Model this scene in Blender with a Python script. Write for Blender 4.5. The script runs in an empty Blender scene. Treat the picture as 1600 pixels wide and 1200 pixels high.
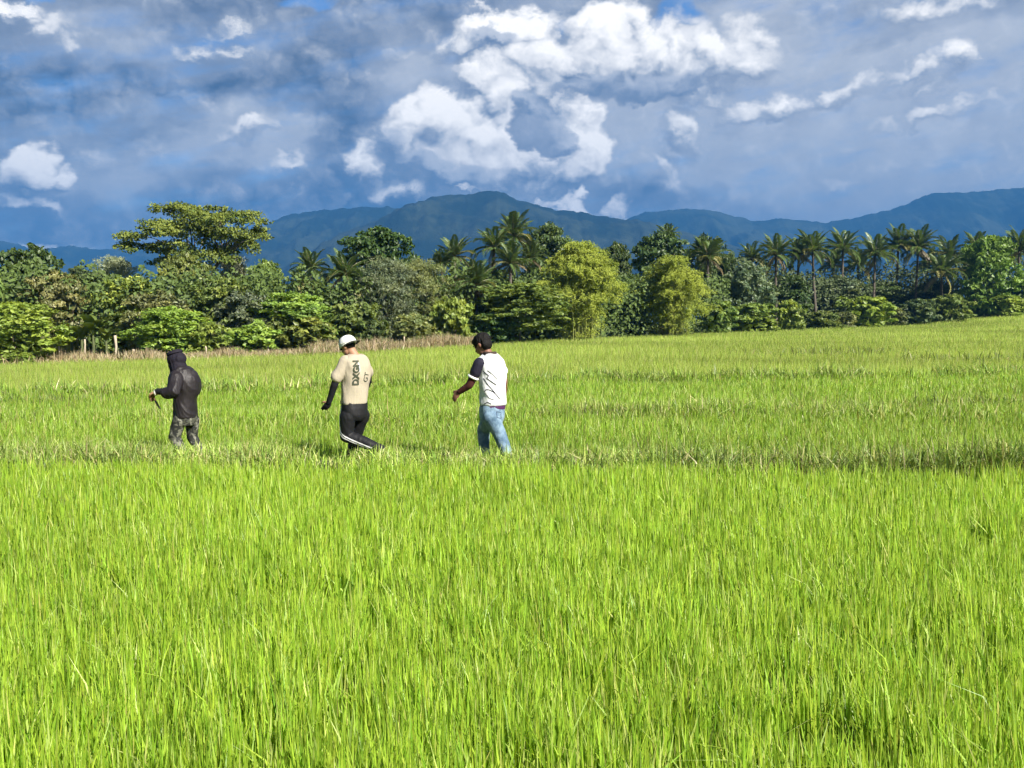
import bpy, bmesh, math, random
import numpy as np
from mathutils import Vector, Matrix
from mathutils.bvhtree import BVHTree

SC = bpy.context.scene
COL = SC.collection
RAD = math.radians

# ------------------------------------------------------------------ camera
F = 1500.0                      # focal length in pixels of a 1600 px wide frame
CAMZ = 1.95
PITCH = math.atan(95.0 / F)
cam_d = bpy.data.cameras.new('camera')
cam_d.sensor_width = 36.0
cam_d.lens = 36.0 * F / 1600.0
cam_d.clip_start = 0.05
cam_d.clip_end = 30000.0
cam = bpy.data.objects.new('camera', cam_d)
COL.objects.link(cam)
cam.location = (0, 0, CAMZ)
cam.rotation_euler = (math.pi / 2 - PITCH, 0, 0)
SC.camera = cam

def ray(px, py):
    a = (px - 800.0) / F
    b = (600.0 - py) / F
    c, s = math.cos(PITCH), math.sin(PITCH)
    return np.array([a, c + b * s, -s + b * c])

def at(px, py, Y):
    d = ray(px, py)
    return np.array([0, 0, CAMZ]) + d * (Y / d[1])

# ------------------------------------------------------------------ light
SUN_EL, SUN_AZ = RAD(38.0), RAD(135.0)   # azimuth clockwise from +Y: right and behind the camera
to_sun = Vector((math.sin(SUN_AZ) * math.cos(SUN_EL), math.cos(SUN_AZ) * math.cos(SUN_EL), math.sin(SUN_EL)))
sun_d = bpy.data.lights.new('sun', 'SUN')
sun_d.energy = 5.0
sun_d.angle = RAD(0.53)
sun_d.color = (1.0, 0.94, 0.84)
sun = bpy.data.objects.new('sun', sun_d)
COL.objects.link(sun)
sun.rotation_euler = to_sun.to_track_quat('Z', 'Y').to_euler()
sun.location = (0, 0, 40)

SC.view_settings.view_transform = 'Standard'
SC.view_settings.look = 'None'
SC.view_settings.gamma = 1.0
SC.view_settings.use_curve_mapping = False
SC.view_settings.exposure = 1.42
cy = SC.cycles
cy.use_denoising = True
try:
    cy.denoiser = 'OPENIMAGEDENOISE'
except Exception:
    pass
cy.use_adaptive_sampling = True
cy.adaptive_threshold = .035
cy.adaptive_min_samples = 16
cy.max_bounces = 5
cy.diffuse_bounces = 2
cy.glossy_bounces = 2
cy.transmission_bounces = 3
cy.transparent_max_bounces = 6
cy.volume_bounces = 0
cy.caustics_reflective = False
cy.caustics_refractive = False
cy.sample_clamp_indirect = 4.0

# ------------------------------------------------------------------ node helper
class S:
    """a socket with arithmetic"""
    def __init__(s, k, sock): s.k, s.s = k, sock
    def __add__(s, o): return s.k.m('ADD', s, o)
    def __radd__(s, o): return s.k.m('ADD', o, s)
    def __sub__(s, o): return s.k.m('SUBTRACT', s, o)
    def __rsub__(s, o): return s.k.m('SUBTRACT', o, s)
    def __mul__(s, o): return s.k.m('MULTIPLY', s, o)
    def __rmul__(s, o): return s.k.m('MULTIPLY', o, s)

class K:
    def __init__(s, nt): s.nt = nt
    def n(s, t, **kw):
        x = s.nt.nodes.new(t)
        for a, b in kw.items(): setattr(x, a, b)
        return x
    def put(s, inp, v):
        if isinstance(v, S): s.nt.links.new(v.s, inp)
        elif hasattr(v, 'is_output'): s.nt.links.new(v, inp)
        else: inp.default_value = v
    def m(s, op, a, b=None, c=None, clamp=False):
        x = s.n('ShaderNodeMath', operation=op, use_clamp=clamp)
        s.put(x.inputs[0], a)
        if b is not None: s.put(x.inputs[1], b)
        if c is not None: s.put(x.inputs[2], c)
        return S(s, x.outputs[0])
    def v(s, op, a, b=None, sc=None):
        x = s.n('ShaderNodeVectorMath', operation=op)
        s.put(x.inputs[0], a)
        if b is not None: s.put(x.inputs[1], b)
        if sc is not None: s.put(x.inputs['Scale'], sc)
        return S(s, x.outputs['Value' if op in ('DOT_PRODUCT', 'LENGTH') else 'Vector'])
    def noise(s, vec, scale, detail=4, rough=0.5, dist=0.0, out='Fac'):
        x = s.n('ShaderNodeTexNoise')
        s.put(x.inputs['Vector'], vec)
        s.put(x.inputs['Scale'], scale)
        s.put(x.inputs['Detail'], detail); s.put(x.inputs['Roughness'], rough); s.put(x.inputs['Distortion'], dist)
        return S(s, x.outputs[out])
    def smooth(s, x, a, b, lo=0.0, hi=1.0):
        r = s.n('ShaderNodeMapRange', interpolation_type='SMOOTHSTEP')
        s.put(r.inputs[0], x); s.put(r.inputs[1], a); s.put(r.inputs[2], b); s.put(r.inputs[3], lo); s.put(r.inputs[4], hi)
        return S(s, r.outputs[0])
    def mix(s, f, a, b, mode='MIX'):
        r = s.n('ShaderNodeMix', data_type='RGBA', blend_type=mode)
        s.put(r.inputs[0], f)
        for i, q in ((6, a), (7, b)):
            s.put(r.inputs[i], q if not isinstance(q, tuple) or len(q) == 4 else (*q, 1.0))
        return S(s, r.outputs[2])
    def ramp(s, f, stops):
        r = s.n('ShaderNodeValToRGB')
        e = r.color_ramp.elements
        while len(e) < len(stops): e.new(0.5)
        for q, (p, c) in zip(e, stops):
            q.position = p; q.color = (*c, 1.0)
        s.put(r.inputs[0], f)
        return S(s, r.outputs[0])
    def xyz(s, x=0.0, y=0.0, z=0.0):
        r = s.n('ShaderNodeCombineXYZ')
        for i, q in enumerate((x, y, z)): s.put(r.inputs[i], q)
        return S(s, r.outputs[0])
    def sep(s, v):
        r = s.n('ShaderNodeSeparateXYZ'); s.put(r.inputs[0], v)
        return [S(s, o) for o in r.outputs]

# ------------------------------------------------------------------ world: sky and clouds
world = bpy.data.worlds.new('World')
SC.world = world
world.use_nodes = True
wt = world.node_tree
wt.nodes.clear()

def azel(px, py):
    d = ray(px, py)
    return math.atan2(d[0], d[1]), math.atan2(d[2], math.hypot(d[0], d[1]))

def field(k, P, blobs, kind):
    """maximum (cumulus) or sum (tone) of tilted ellipses in azimuth/elevation, three to a vector"""
    ax, ex, _ = k.sep(P)
    A, E = k.xyz(ax, ax, ax), k.xyz(ex, ex, ex)
    blobs = list(blobs)
    while len(blobs) % 3: blobs.append((-40000, 0, 10, 10, 0, 0.0))
    acc = None
    for g in range(0, len(blobs), 3):
        ua, ue, u0, va, ve, v0, ww = [], [], [], [], [], [], []
        for px, py, rx, ry, ang, w in blobs[g:g + 3]:
            a, e = azel(px, py)
            c, s_ = math.cos(RAD(ang)), math.sin(RAD(ang))
            q = math.sqrt(w) if kind == 'max' else 1.0
            c1, s1, c2, s2 = c * F / rx * q, s_ * F / rx * q, -s_ * F / ry * q, c * F / ry * q
            ua.append(c1); ue.append(s1); u0.append(-(c1 * a + s1 * e))
            va.append(c2); ve.append(s2); v0.append(-(c2 * a + s2 * e)); ww.append(w)
        def muladd(x, y, z):
            n_ = k.n('ShaderNodeVectorMath', operation='MULTIPLY_ADD')
            for i_, q_ in enumerate((x, y, z)): k.put(n_.inputs[i_], q_)
            return S(k, n_.outputs[0])
        U = muladd(E, tuple(ue), muladd(A, tuple(ua), tuple(u0)))
        W = muladd(E, tuple(ve), muladd(A, tuple(va), tuple(v0)))
        R2 = muladd(U, U, k.v('MULTIPLY', W, W))
        if kind == 'max':
            f = k.v('SUBTRACT', tuple(ww), R2)                     # w at the centre, 0 at the rim
            acc = f if acc is None else k.v('MAXIMUM', acc, f)
        else:                                                      # soft bump of height w
            f = k.v('DIVIDE', tuple(ww), muladd(R2, R2, (1.0, 1.0, 1.0)))
            acc = f if acc is None else k.v('ADD', acc, f)
    x, y, z = k.sep(acc)
    return k.m('MAXIMUM', x, k.m('MAXIMUM', y, z)) if kind == 'max' else x + y + z

#   px, py, half width, half height, tilt, weight
CUMULUS = [
 (700, 205, 118, 74, 10, 1.25), (770, 240, 170, 70, -4, 1.35), (645, 222, 66, 50, 20, 1.0), (888, 240, 74, 68, 0, 1.3), (905, 195, 36, 58, 22, .95),
 (868, 160, 26, 28, 0, .8), (780, 152, 46, 56, -25, 1.1), (780, 108, 80, 46, 20, 1.0), (850, 130, 90, 36, 0, .7), (860, 85, 110, 58, 8, 1.0), (935, 40, 82, 48, 20, 1.0),
 (960, 72, 190, 60, 2, .95), (795, 45, 115, 32, 12, .8), (1005, 65, 80, 46, -10, .9), (1095, 90, 100, 58, -6, .75), (1155, 75, 64, 54, 20, .65), (1110, 140, 90, 26, 8, .4), (575, 255, 48, 38, -20, .75), (610, 285, 75, 24, 0, .5), (800, 290, 170, 26, 0, .7),
 (48, 262, 42, 50, -15, 1.1), (88, 272, 30, 28, 0, .9), (22, 300, 44, 30, 0, .8), (60, 315, 40, 16, 0, .4), (1074, 205, 31, 52, 18, .55), (1052, 278, 30, 38, -12, .3),
 (20, 12, 44, 15, 8, .6), (60, 28, 60, 10, 10, .3), (110, 48, 30, 16, -20, .22), (75, 40, 40, 14, 20, .25), (360, 34, 60, 9, 16, .22), (330, 70, 60, 16, 14, .42),
 (385, 206, 60, 20, 16, .4), (446, 250, 34, 12, 6, .32),
 (1220, 164, 100, 24, 6, .45), (1340, 138, 130, 22, 13, .42), (1430, 112, 90, 20, 15, .42), (1492, 90, 34, 26, 40, .5), (1475, 125, 46, 14, 30, .25),
 (1450, 188, 90, 14, 12, .3), (1310, 283, 46, 12, 0, .15), (1590, 225, 36, 10, -25, .28), (1440, 6, 130, 22, 0, .35),
 (905, 315, 26, 18, 0, .9), (957, 328, 26, 12, 10, .3), (728, 297, 30, 9, 0, .9), (870, 322, 60, 12, 0, .8), (90, 385, 50, 9, 5, .4),
 (612, 85, 34, 12, 10, .3),
]
GREYLUMP = [(840, 198, 46, 46, -30, .85), (862, 222, 38, 24, -30, .65), (817, 168, 24, 24, 0, .65), (910, 128, 70, 26, 6, .5), (650, 258, 66, 20, -8, .45), (720, 278, 70, 16, 0, .4), (1020, 130, 120, 28, 6, .6), (782, 55, 46, 16, 10, .55), (610, 232, 40, 22, 0, .3)]
TONE = [(830, 160, 230, 150, 0, .22), (1060, 120, 150, 70, 0, .14), (545, 170, 60, 110, 0, -.14), (1290, 330, 60, 14, 0, .30), (465, 222, 40, 16, 25, .22), (1500, 180, 160, 18, 12, .16), (1400, 285, 220, 16, 3, .14), (1240, 160, 140, 34, 8, .20), (1430, 118, 150, 30, 14, .22), (390, 208, 80, 30, 12, .2), (300, 78, 130, 30, 14, .30), (240, 98, 90, 26, -8, .16), (75, 45, 90, 26, 14, .22), (330, 232, 120, 30, 8, .26), (180, 272, 190, 40, 8, .20), (70, 168, 170, 30, 3, .20), (280, 165, 150, 30, 8, .16), (592, 122, 60, 60, 15, .26), (1160, 240, 140, 36, 8, .16), (1500, 262, 190, 36, 4, .20), (1290, 150, 200, 34, 10, .16), (820, 275, 200, 40, 0, .22), (1350, 70, 430, 130, 8, .40), (1450, 240, 360, 100, 8, .36), (1060, 260, 170, 90, 0, .16), (640, 110, 130, 70, 10, .12), (180, 128, 360, 30, 3, -.26), (420, 60, 200, 60, 10, -.14),
        (520, 190, 70, 90, 0, -.24), (690, 60, 110, 40, 8, -.20), (280, 325, 300, 32, 0, -.12), (150, 230, 280, 60, 6, .10), (975, 215, 42, 90, 0, -.26), (1140, 180, 36, 50, 0, -.2), (1010, 305, 130, 30, 0, -.28), (1190, 325, 280, 22, 0, -.2), (600, 15, 220, 22, 0, -.14)]
GAPS = [(472, 18, 46, 16, 12, 1.0), (1050, 12, 62, 26, -12, 1.0), (896, 16, 24, 12, 0, .8), (85, 2, 40, 10, 10, .8)]

SKY_STRENGTH = 0.07
EXPO = 2.0 ** -SC.view_settings.exposure
GAIN = EXPO                                # cloud radiance, as display values at this exposure
STRAT = [(0.0, (.022, .042, .090)), (.25, (.065, .095, .160)), (.45, (.165, .205, .290)), (.66, (.330, .370, .445)), (.86, (.53, .57, .64)), (1.0, (.80, .82, .85))]
LOWSKY = (.07, .11, .19)

def sky_base(k, Dn, tone, gap):
    """Nishita blue seen through breaks in a sheet of grey-blue stratus"""
    x, y, z = k.sep(Dn)
    sky = k.n('ShaderNodeTexSky', sky_type='NISHITA', sun_disc=False)
    sky.sun_elevation = SUN_EL
    sky.sun_rotation = SUN_AZ
    sky.air_density = 1.0; sky.dust_density = .3; sky.ozone_density = 4.0
    k.put(sky.inputs[0], Dn)
    skyc = k.mix(1.0, S(k, sky.outputs[0]), (.42 * SKY_STRENGTH, .72 * SKY_STRENGTH, SKY_STRENGTH), 'MULTIPLY')
    tilt = k.v('DOT_PRODUCT', Dn, (-.16, 0.0, 1.0))
    Ds = k.xyz(x, y, tilt * 3.4)
    f1 = k.noise(Ds, 4.2, 5, .46)
    f2 = k.noise(k.v('ADD', Ds, (3.7, 1.2, .4)), 13.0, 4, .55)
    t = (f1 - .5) * 1.30 + (f2 - .5) * .22 + tone
    t = (t - .47) * 1.3 + .44
    strat = k.ramp(t, STRAT)
    strat = k.mix(k.smooth(z, .01, .16, .55, 0.0), strat, LOWSKY)
    strat = k.mix(1.0, strat, (GAIN,) * 3, 'MULTIPLY')
    up = k.smooth(f1 + (f2 - .5) * .3, .60, .68) * k.smooth(z, .40, .6)       # breaks overhead
    if gap is not None:
        up = k.m('MAXIMUM', up, k.smooth(gap + (f2 - .5) * 1.6, -.1, .75))
    return k.mix(up, strat, skyc)

k = K(wt)
tc = k.n('ShaderNodeTexCoord')
base = sky_base(k, k.v('NORMALIZE', S(k, tc.outputs['Generated'])), .47, None)
base = k.mix(1.0, base, (1.0 / SKY_STRENGTH,) * 3, 'MULTIPLY')
bg = k.n('ShaderNodeBackground')
k.put(bg.inputs[0], base)
bg.inputs[1].default_value = SKY_STRENGTH
wo = k.n('ShaderNodeOutputWorld')
k.put(wo.inputs[0], bg.outputs[0])
world.cycles.sampling_method = 'NONE'

# the bank of clouds over the mountains: a shell of sky 14 km out, fading into the world's stratus at its edges
SKY_R = 14000.0
na, ne = 48, 22
aa = np.radians(np.linspace(-52, 52, na)); ee = np.radians(np.linspace(-3, 40, ne))
A_, E_ = np.meshgrid(aa, ee)
sv = np.stack([np.sin(A_) * np.cos(E_), np.cos(A_) * np.cos(E_), np.sin(E_)], -1).reshape(-1, 3) * SKY_R
sf = [(r * na + c_, r * na + c_ + 1, (r + 1) * na + c_ + 1, (r + 1) * na + c_) for r in range(ne - 1) for c_ in range(na - 1)]
sme = bpy.data.meshes.new('sky'); sme.from_pydata(sv.tolist(), [], sf); sme.update()
sky_o = bpy.data.objects.new('sky', sme); COL.objects.link(sky_o)
sky_o['kind'] = 'structure'; sky_o['label'] = 'blue-grey cloud bank with white cumulus over the mountains'
sky_o.visible_shadow = True
sm = bpy.data.materials.new('cloud_bank'); sm.use_nodes = True; sm.node_tree.nodes.clear()
sme.materials.append(sm)
k = K(sm.node_tree)
geo = k.n('ShaderNodeNewGeometry')
Dn = k.v('NORMALIZE', S(k, geo.outputs['Position']))
x, y, z = k.sep(Dn)
P0 = k.xyz(k.m('ARCTAN2', x, y), k.m('ARCSINE', z))
Dw = k.v('MULTIPLY', Dn, (1.0, 1.0, 1.45))
w1 = k.noise(Dw, 7.0, 2, .55, 0, 'Color')
w2 = k.noise(Dw, 30.0, 4, .6, 0, 'Color')
w1 = k.v('SUBTRACT', w1, (.5, .5, .5)); w2 = k.v('SUBTRACT', w2, (.5, .5, .5))
P = k.v('ADD', P0, k.v('ADD', k.v('SCALE', w1, sc=.05), k.v('SCALE', w2, sc=.045)))
Pw = k.v('ADD', P0, k.v('ADD', k.v('SCALE', w1, sc=.10), k.v('SCALE', w2, sc=.03)))
cov = (k.noise(Dw, 2.6, 5, .55) - .72) * 4.0                      # open-sky cumulus between the large ones
def puff(P, scale):
    """rounded heads of cloud: cells with a bump in each"""
    vn = k.n('ShaderNodeTexVoronoi', feature='F1', voronoi_dimensions='2D')
    k.put(vn.inputs['Vector'], P); vn.inputs['Scale'].default_value = scale
    d = S(k, vn.outputs['Distance'])
    return .42 - d * d
def density(P, Dw, det):
    b = k.m('SMOOTH_MAX', k.m('MAXIMUM', field(k, P, CUMULUS, 'max'), -1.3), cov, .2)
    nz = k.noise(Dw, 20.0, det, .56)
    tex = ((nz - .5) * .95 + puff(P, 34.0) * .42 + puff(k.v('ADD', P, (.31, .17, 0)), 85.0) * .20) * k.smooth(b, -.4, .8, .50, 1.0)
    g = k.m('MAXIMUM', field(k, P, GREYLUMP, 'max'), -1.3)
    return b + tex, g + tex * .85, tex
c0, l0, t0 = density(P, Dw, 7)
OFF = (.005, .014)                                               # a small step towards the sun's side of the cloud
c1, l1, t1 = density(k.v('ADD', P, (OFF[0], OFF[1], 0)), k.v('ADD', Dw, (OFF[0], 0, OFF[1] * 1.45)), 6)
edge = k.smooth(k.m('ABSOLUTE', k.m('ARCTAN2', x, y)), .64, .88, 1.0, 0.0) * k.smooth(z, .42, .60, 1.0, 0.0)
base = sky_base(k, Dn, field(k, Pw, TONE, 'sum') + k.smooth(c0, -.9, .5) * .16 + .40, k.m('MAXIMUM', field(k, Pw, GAPS, 'max'), -1.0))
lit = (c0 - c1) * .72 + (t0 - t1) * .15 + .34 + k.smooth(c0, .0, 1.2) * .40
ccol = k.ramp(lit, [(0.0, (.17, .21, .28)), (.22, (.29, .33, .41)), (.45, (.60, .63, .67)), (.68, (1.10, 1.07, 1.03)), (1.0, (1.65, 1.57, 1.45))])
ccol = k.mix(1.0, ccol, (GAIN,) * 3, 'MULTIPLY')
base = k.mix(k.smooth(c0 + (lit - .5) * .35, -.42, .68), base, ccol)
lc = k.ramp((l0 - l1) * .8 + .45, [(0.0, (.12, .17, .27)), (.5, (.26, .32, .43)), (1.0, (.72, .75, .8))])
lc = k.mix(1.0, lc, (GAIN,) * 3, 'MULTIPLY')
base = k.mix(k.smooth(l0, .05, .5) * .85, base, lc)
em = k.n('ShaderNodeEmission'); k.put(em.inputs[0], base)
tr = k.n('ShaderNodeBsdfTransparent')
mx = k.n('ShaderNodeMixShader'); k.put(mx.inputs[0], edge); k.put(mx.inputs[1], tr.outputs[0]); k.put(mx.inputs[2], em.outputs[0])
so = k.n('ShaderNodeOutputMaterial'); k.put(so.inputs[0], mx.outputs[0])
sm.cycles.emission_sampling = 'NONE'
# ------------------------------------------------------------------ helpers
RNG = np.random.default_rng(7)

def vnoise(x, y, seed=0):
    """smooth value noise, vectorised"""
    x = np.asarray(x, float); y = np.asarray(y, float)
    xi = np.floor(x).astype(np.int64); yi = np.floor(y).astype(np.int64)
    fx = x - xi; fy = y - yi
    fx = fx * fx * (3 - 2 * fx); fy = fy * fy * (3 - 2 * fy)
    def h(a, b):
        n = (a * 374761393 + b * 668265263 + seed * 974634077) & 0x7fffffff
        n = ((n ^ (n >> 13)) * 1274126177) & 0x7fffffff
        return ((n ^ (n >> 16)) & 0xffff) / 65535.0
    return (h(xi, yi) * (1 - fx) + h(xi + 1, yi) * fx) * (1 - fy) + (h(xi, yi + 1) * (1 - fx) + h(xi + 1, yi + 1) * fx) * fy

def fbm(x, y, oct=4, seed=0, gain=.5):
    a, s, t = 1.0, 0.0, 0.0
    for i in range(oct):
        s = s + a * vnoise(x * 2 ** i, y * 2 ** i, seed + i * 17); t += a; a *= gain
    return s / t

def mesh_tris(name, V, T, tint=None, smooth=False):
    V = np.asarray(V, np.float32).reshape(-1, 3); T = np.asarray(T, np.int32).reshape(-1, 3)
    me = bpy.data.meshes.new(name)
    me.vertices.add(len(V)); me.vertices.foreach_set('co', V.ravel())
    me.loops.add(T.size); me.loops.foreach_set('vertex_index', T.ravel())
    me.polygons.add(len(T)); me.polygons.foreach_set('loop_start', np.arange(0, T.size, 3, dtype=np.int32))
    me.polygons.foreach_set('loop_total', np.full(len(T), 3, np.int32))
    me.update(calc_edges=True)
    if smooth:
        me.polygons.foreach_set('use_smooth', np.ones(len(T), bool))
    if tint is not None:
        a = me.attributes.new('tint', 'FLOAT_COLOR', 'POINT')
        c = np.ones((len(V), 4), np.float32); c[:, :3] = tint
        a.data.foreach_set('color', c.ravel())
    return me

def link(name, me, mat=None, parent=None, **props):
    o = bpy.data.objects.new(name, me)
    COL.objects.link(o)
    if mat is not None and me is not None and not me.materials: me.materials.append(mat)
    if parent is not None: o.parent = parent
    for a, b_ in props.items(): o[a] = b_
    return o

def thing(name, label, cat, loc=(0, 0, 0), group=None):
    o = bpy.data.objects.new(name, None)
    o.empty_display_size = .3
    COL.objects.link(o)
    o.location = loc
    o['label'] = label; o['category'] = cat
    if group: o['group'] = group
    return o

def material(name):
    m = bpy.data.materials.new(name); m.use_nodes = True
    m.node_tree.nodes.clear()
    return m, K(m.node_tree)

def finish(k, shader):
    o = k.n('ShaderNodeOutputMaterial'); k.put(o.inputs[0], shader)

def attr(k, name='tint'):
    a = k.n('ShaderNodeAttribute', attribute_name=name)
    return S(k, a.outputs['Color'])

def leaf_material(name, trans=.35, gloss=.04, rough=.5, mul=(1, 1, 1), tmul=(1.15, 1.1, .5)):
    """thin leaf: diffuse + light through the blade + a little sheen; colour is each leaf's own"""
    m, k = material(name)
    c = k.mix(1.0, attr(k), mul, 'MULTIPLY')
    d = k.n('ShaderNodeBsdfDiffuse'); k.put(d.inputs[0], c)
    t = k.n('ShaderNodeBsdfTranslucent'); k.put(t.inputs[0], k.mix(1.0, c, tmul, 'MULTIPLY'))
    g = k.n('ShaderNodeBsdfGlossy'); g.inputs['Roughness'].default_value = rough; g.inputs[0].default_value = (1, 1, 1, 1)
    a = k.n('ShaderNodeMixShader'); a.inputs[0].default_value = trans
    k.put(a.inputs[1], d.outputs[0]); k.put(a.inputs[2], t.outputs[0])
    b_ = k.n('ShaderNodeMixShader'); b_.inputs[0].default_value = gloss
    k.put(b_.inputs[1], a.outputs[0]); k.put(b_.inputs[2], g.outputs[0])
    finish(k, b_.outputs[0])
    return m

def plain(name, col, rough=.8, var=.15, scale=20.0, bump=0.0, spec=.3, metal=0.0):
    m, k = material(name)
    tc = k.n('ShaderNodeTexCoord')
    nz = k.noise(tc.outputs['Object'], scale, 5, .6)
    c = k.mix(nz, tuple(max(0, q * (1 - var)) for q in col), tuple(q * (1 + var) for q in col))
    p = k.n('ShaderNodeBsdfPrincipled')
    k.put(p.inputs['Base Color'], c)
    p.inputs['Roughness'].default_value = rough
    p.inputs['Specular IOR Level'].default_value = spec
    p.inputs['Metallic'].default_value = metal
    if bump:
        bn = k.n('ShaderNodeBump'); bn.inputs['Strength'].default_value = bump; bn.inputs['Distance'].default_value = .02
        k.put(bn.inputs['Height'], nz); k.put(p.inputs['Normal'], bn.outputs[0])
    finish(k, p.outputs[0])
    return m

# ------------------------------------------------------------------ terrain
TX = np.array([-200, -60, -29, -16, 0, 10.7, 25, 44, 61, 90, 220.])
TY = np.array([50, 52, 55, 60, 70, 80, 95, 110, 115, 120, 130.])
TZ = np.array([-.9, -.75, -.5, -.18, .40, .62, 1.05, 1.5, 2.85, 3.6, 4.5])
def tree_y(x): return np.interp(x, TX, TY)
def bund_a(x): return 11.75 - .065 * np.asarray(x)
def bund_b(x): return 17.4 + .10 * np.asarray(x) + .5 * np.sin(np.asarray(x) * .5)
def bund_c(x): return 26.5 + .22 * np.asarray(x) + .6 * np.sin(np.asarray(x) * .33 + 1)
def gz(x, y):
    x = np.asarray(x, float); y = np.asarray(y, float)
    t = np.clip((y - 13) / (tree_y(x) - 13), 0, 1.35)
    zx = np.interp(x, TX, TZ)
    z = zx * t
    z = z + .20 * np.exp(-((y - bund_a(x)) / .75) ** 4)
    z = z + .14 * np.exp(-((y - bund_b(x)) / .6) ** 2) + .16 * np.exp(-((y - bund_c(x)) / .8) ** 2)
    far = np.clip((y - 160) / 500, 0, 1) + np.clip((np.abs(x) - 250) / 500, 0, 1)
    return z * (1 - np.clip(far, 0, 1)) + (-1.0) * np.clip(far, 0, 1) + .04 * (fbm(x * .8, y * .8, 3, 3) - .5)

def axis(parts):
    out = []
    for a, b_, n in parts: out += list(np.linspace(a, b_, n, endpoint=False))
    return np.array(out + [parts[-1][1]])
gx = axis([(-4200, -300, 14), (-300, -60, 20), (-60, -20, 30), (-20, 20, 90), (20, 80, 50), (80, 300, 20), (300, 4200, 14)])
gy = axis([(-300, 0, 8), (0, 10, 16), (10, 30, 90), (30, 140, 60), (140, 300, 10), (300, 4900, 16)])
X, Y = np.meshgrid(gx, gy)
V = np.stack([X, Y, gz(X, Y)], -1).reshape(-1, 3)
nx, ny = len(gx), len(gy)
i = (np.arange(ny - 1)[:, None] * nx + np.arange(nx - 1)[None, :]).ravel()
T = np.concatenate([np.stack([i, i + 1, i + nx + 1], -1), np.stack([i, i + nx + 1, i + nx], -1)])
m, k = material('field_soil')
geo = k.n('ShaderNodeNewGeometry')
pos = S(k, geo.outputs['Position'])
px_, py_, pz_ = k.sep(pos)
n1 = k.noise(pos, .6, 6, .6); n2 = k.noise(pos, 9.0, 5, .65)
mud = k.mix(n2, (.020, .019, .012), (.05, .047, .026))
turf = k.mix(n1, (.13, .19, .025), (.22, .26, .04))
turf = k.mix(n2 * .6, turf, (.09, .12, .02))
c = k.mix(k.smooth(py_, 11, 24), mud, turf)
p = k.n('ShaderNodeBsdfPrincipled'); k.put(p.inputs['Base Color'], c); p.inputs['Roughness'].default_value = .9
bn = k.n('ShaderNodeBump'); bn.inputs['Strength'].default_value = .5; bn.inputs['Distance'].default_value = .05
k.put(bn.inputs['Height'], n2); k.put(p.inputs['Normal'], bn.outputs[0])
finish(k, p.outputs[0])
link('ground', mesh_tris('ground', V, T, smooth=True), m, kind='structure', label='muddy and grassy ground of the terraced rice fields')

# ------------------------------------------------------------------ mountains
def mountain(name, prof, Yr, Yf, seed, label, mat, rough=.05, n=420, nd=60):
    """a ridge line given in pixels at depth Yr, sloping down to a foot at depth Yf and away behind"""
    P_ = np.array([at(a, b_, Yr) for a, b_ in prof])
    xs = np.linspace(P_[0, 0], P_[-1, 0], n)
    H = np.interp(xs, P_[:, 0], P_[:, 2])
    ker = np.array([1, 2, 3, 2, 1.]); ker /= ker.sum()
    H = np.convolve(np.pad(H, 2, mode='edge'), ker, 'valid')
    H = H + (fbm(xs / 18.0, xs * 0, 3, seed) - .5) * 9.0
    rows = []
    ss = np.concatenate([np.linspace(0, 1, nd), [1.25, 1.6, 2.0]])
    for s_ in ss:
        yy = Yf + (Yr - Yf) * s_
        if s_ <= 1:
            spur = fbm(xs / 260.0 + .35 * s_, s_ * 2.2 + xs * 0, 5, seed + 3) - .5
            z_ = H * (s_ ** 1.15) + spur * H * 3.0 * s_ * (1 - s_) * 1.1
            z_ = z_ + (fbm(xs / 40.0, s_ * 14 + xs * 0, 3, seed + 9) - .5) * 34 * (1 - s_ ** 6) * min(1, s_ * 4)
        else:
            z_ = H * max(0, 1 - (s_ - 1) * 1.0)
        rows.append(np.stack([xs * yy / Yr * .25 + xs * .75, np.full(n, yy), z_ - 2], -1))
    V = np.concatenate(rows)
    ny = len(rows)
    i = (np.arange(ny - 1)[:, None] * n + np.arange(n - 1)[None, :]).ravel()
    T = np.concatenate([np.stack([i, i + 1, i + n + 1], -1), np.stack([i, i + n + 1, i + n], -1)])
    return link(name, mesh_tris(name, V, T, smooth=True), mat, kind='structure', label=label)

m, k = material('forest_slope')
geo = k.n('ShaderNodeNewGeometry'); pos = S(k, geo.outputs['Position'])
n1 = k.noise(pos, .004, 6, .65); n2 = k.noise(pos, .03, 6, .7)
c = k.mix(k.smooth(n1, .42, .6), (.006, .015, .010), (.050, .064, .040))
c = k.mix(n2, c, (.004, .009, .005))
p = k.n('ShaderNodeBsdfPrincipled'); k.put(p.inputs['Base Color'], c); p.inputs['Roughness'].default_value = 1.0
bn = k.n('ShaderNodeBump'); bn.inputs['Strength'].default_value = .8; bn.inputs['Distance'].default_value = 14.0
k.put(bn.inputs['Height'], n2); k.put(p.inputs['Normal'], bn.outputs[0])
p.inputs['Specular IOR Level'].default_value = .1
finish(k, p.outputs[0])
MOUNT = m
mountain('mountain', [(330, 500), (430, 430), (500, 385), (560, 355), (600, 338), (640, 319), (668, 309), (690, 304), (712, 304), (735, 302), (765, 296), (785, 300), (808, 310), (835, 319), (870, 327), (915, 332), (960, 339), (1000, 344), (1040, 351), (1085, 366), (1130, 378), (1170, 392), (1250, 440), (1330, 500)],
         2400, 1500, 11, 'main forested mountain with a rounded summit behind the trees', m)
mountain('mountain_range', [(300, 440), (400, 360), (425, 345), (450, 334), (490, 329), (530, 325), (570, 322), (610, 323), (660, 330), (720, 360), (800, 400), (900, 450)],
         3200, 2300, 23, 'darker blue ridge left of the main mountain', m)
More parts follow.
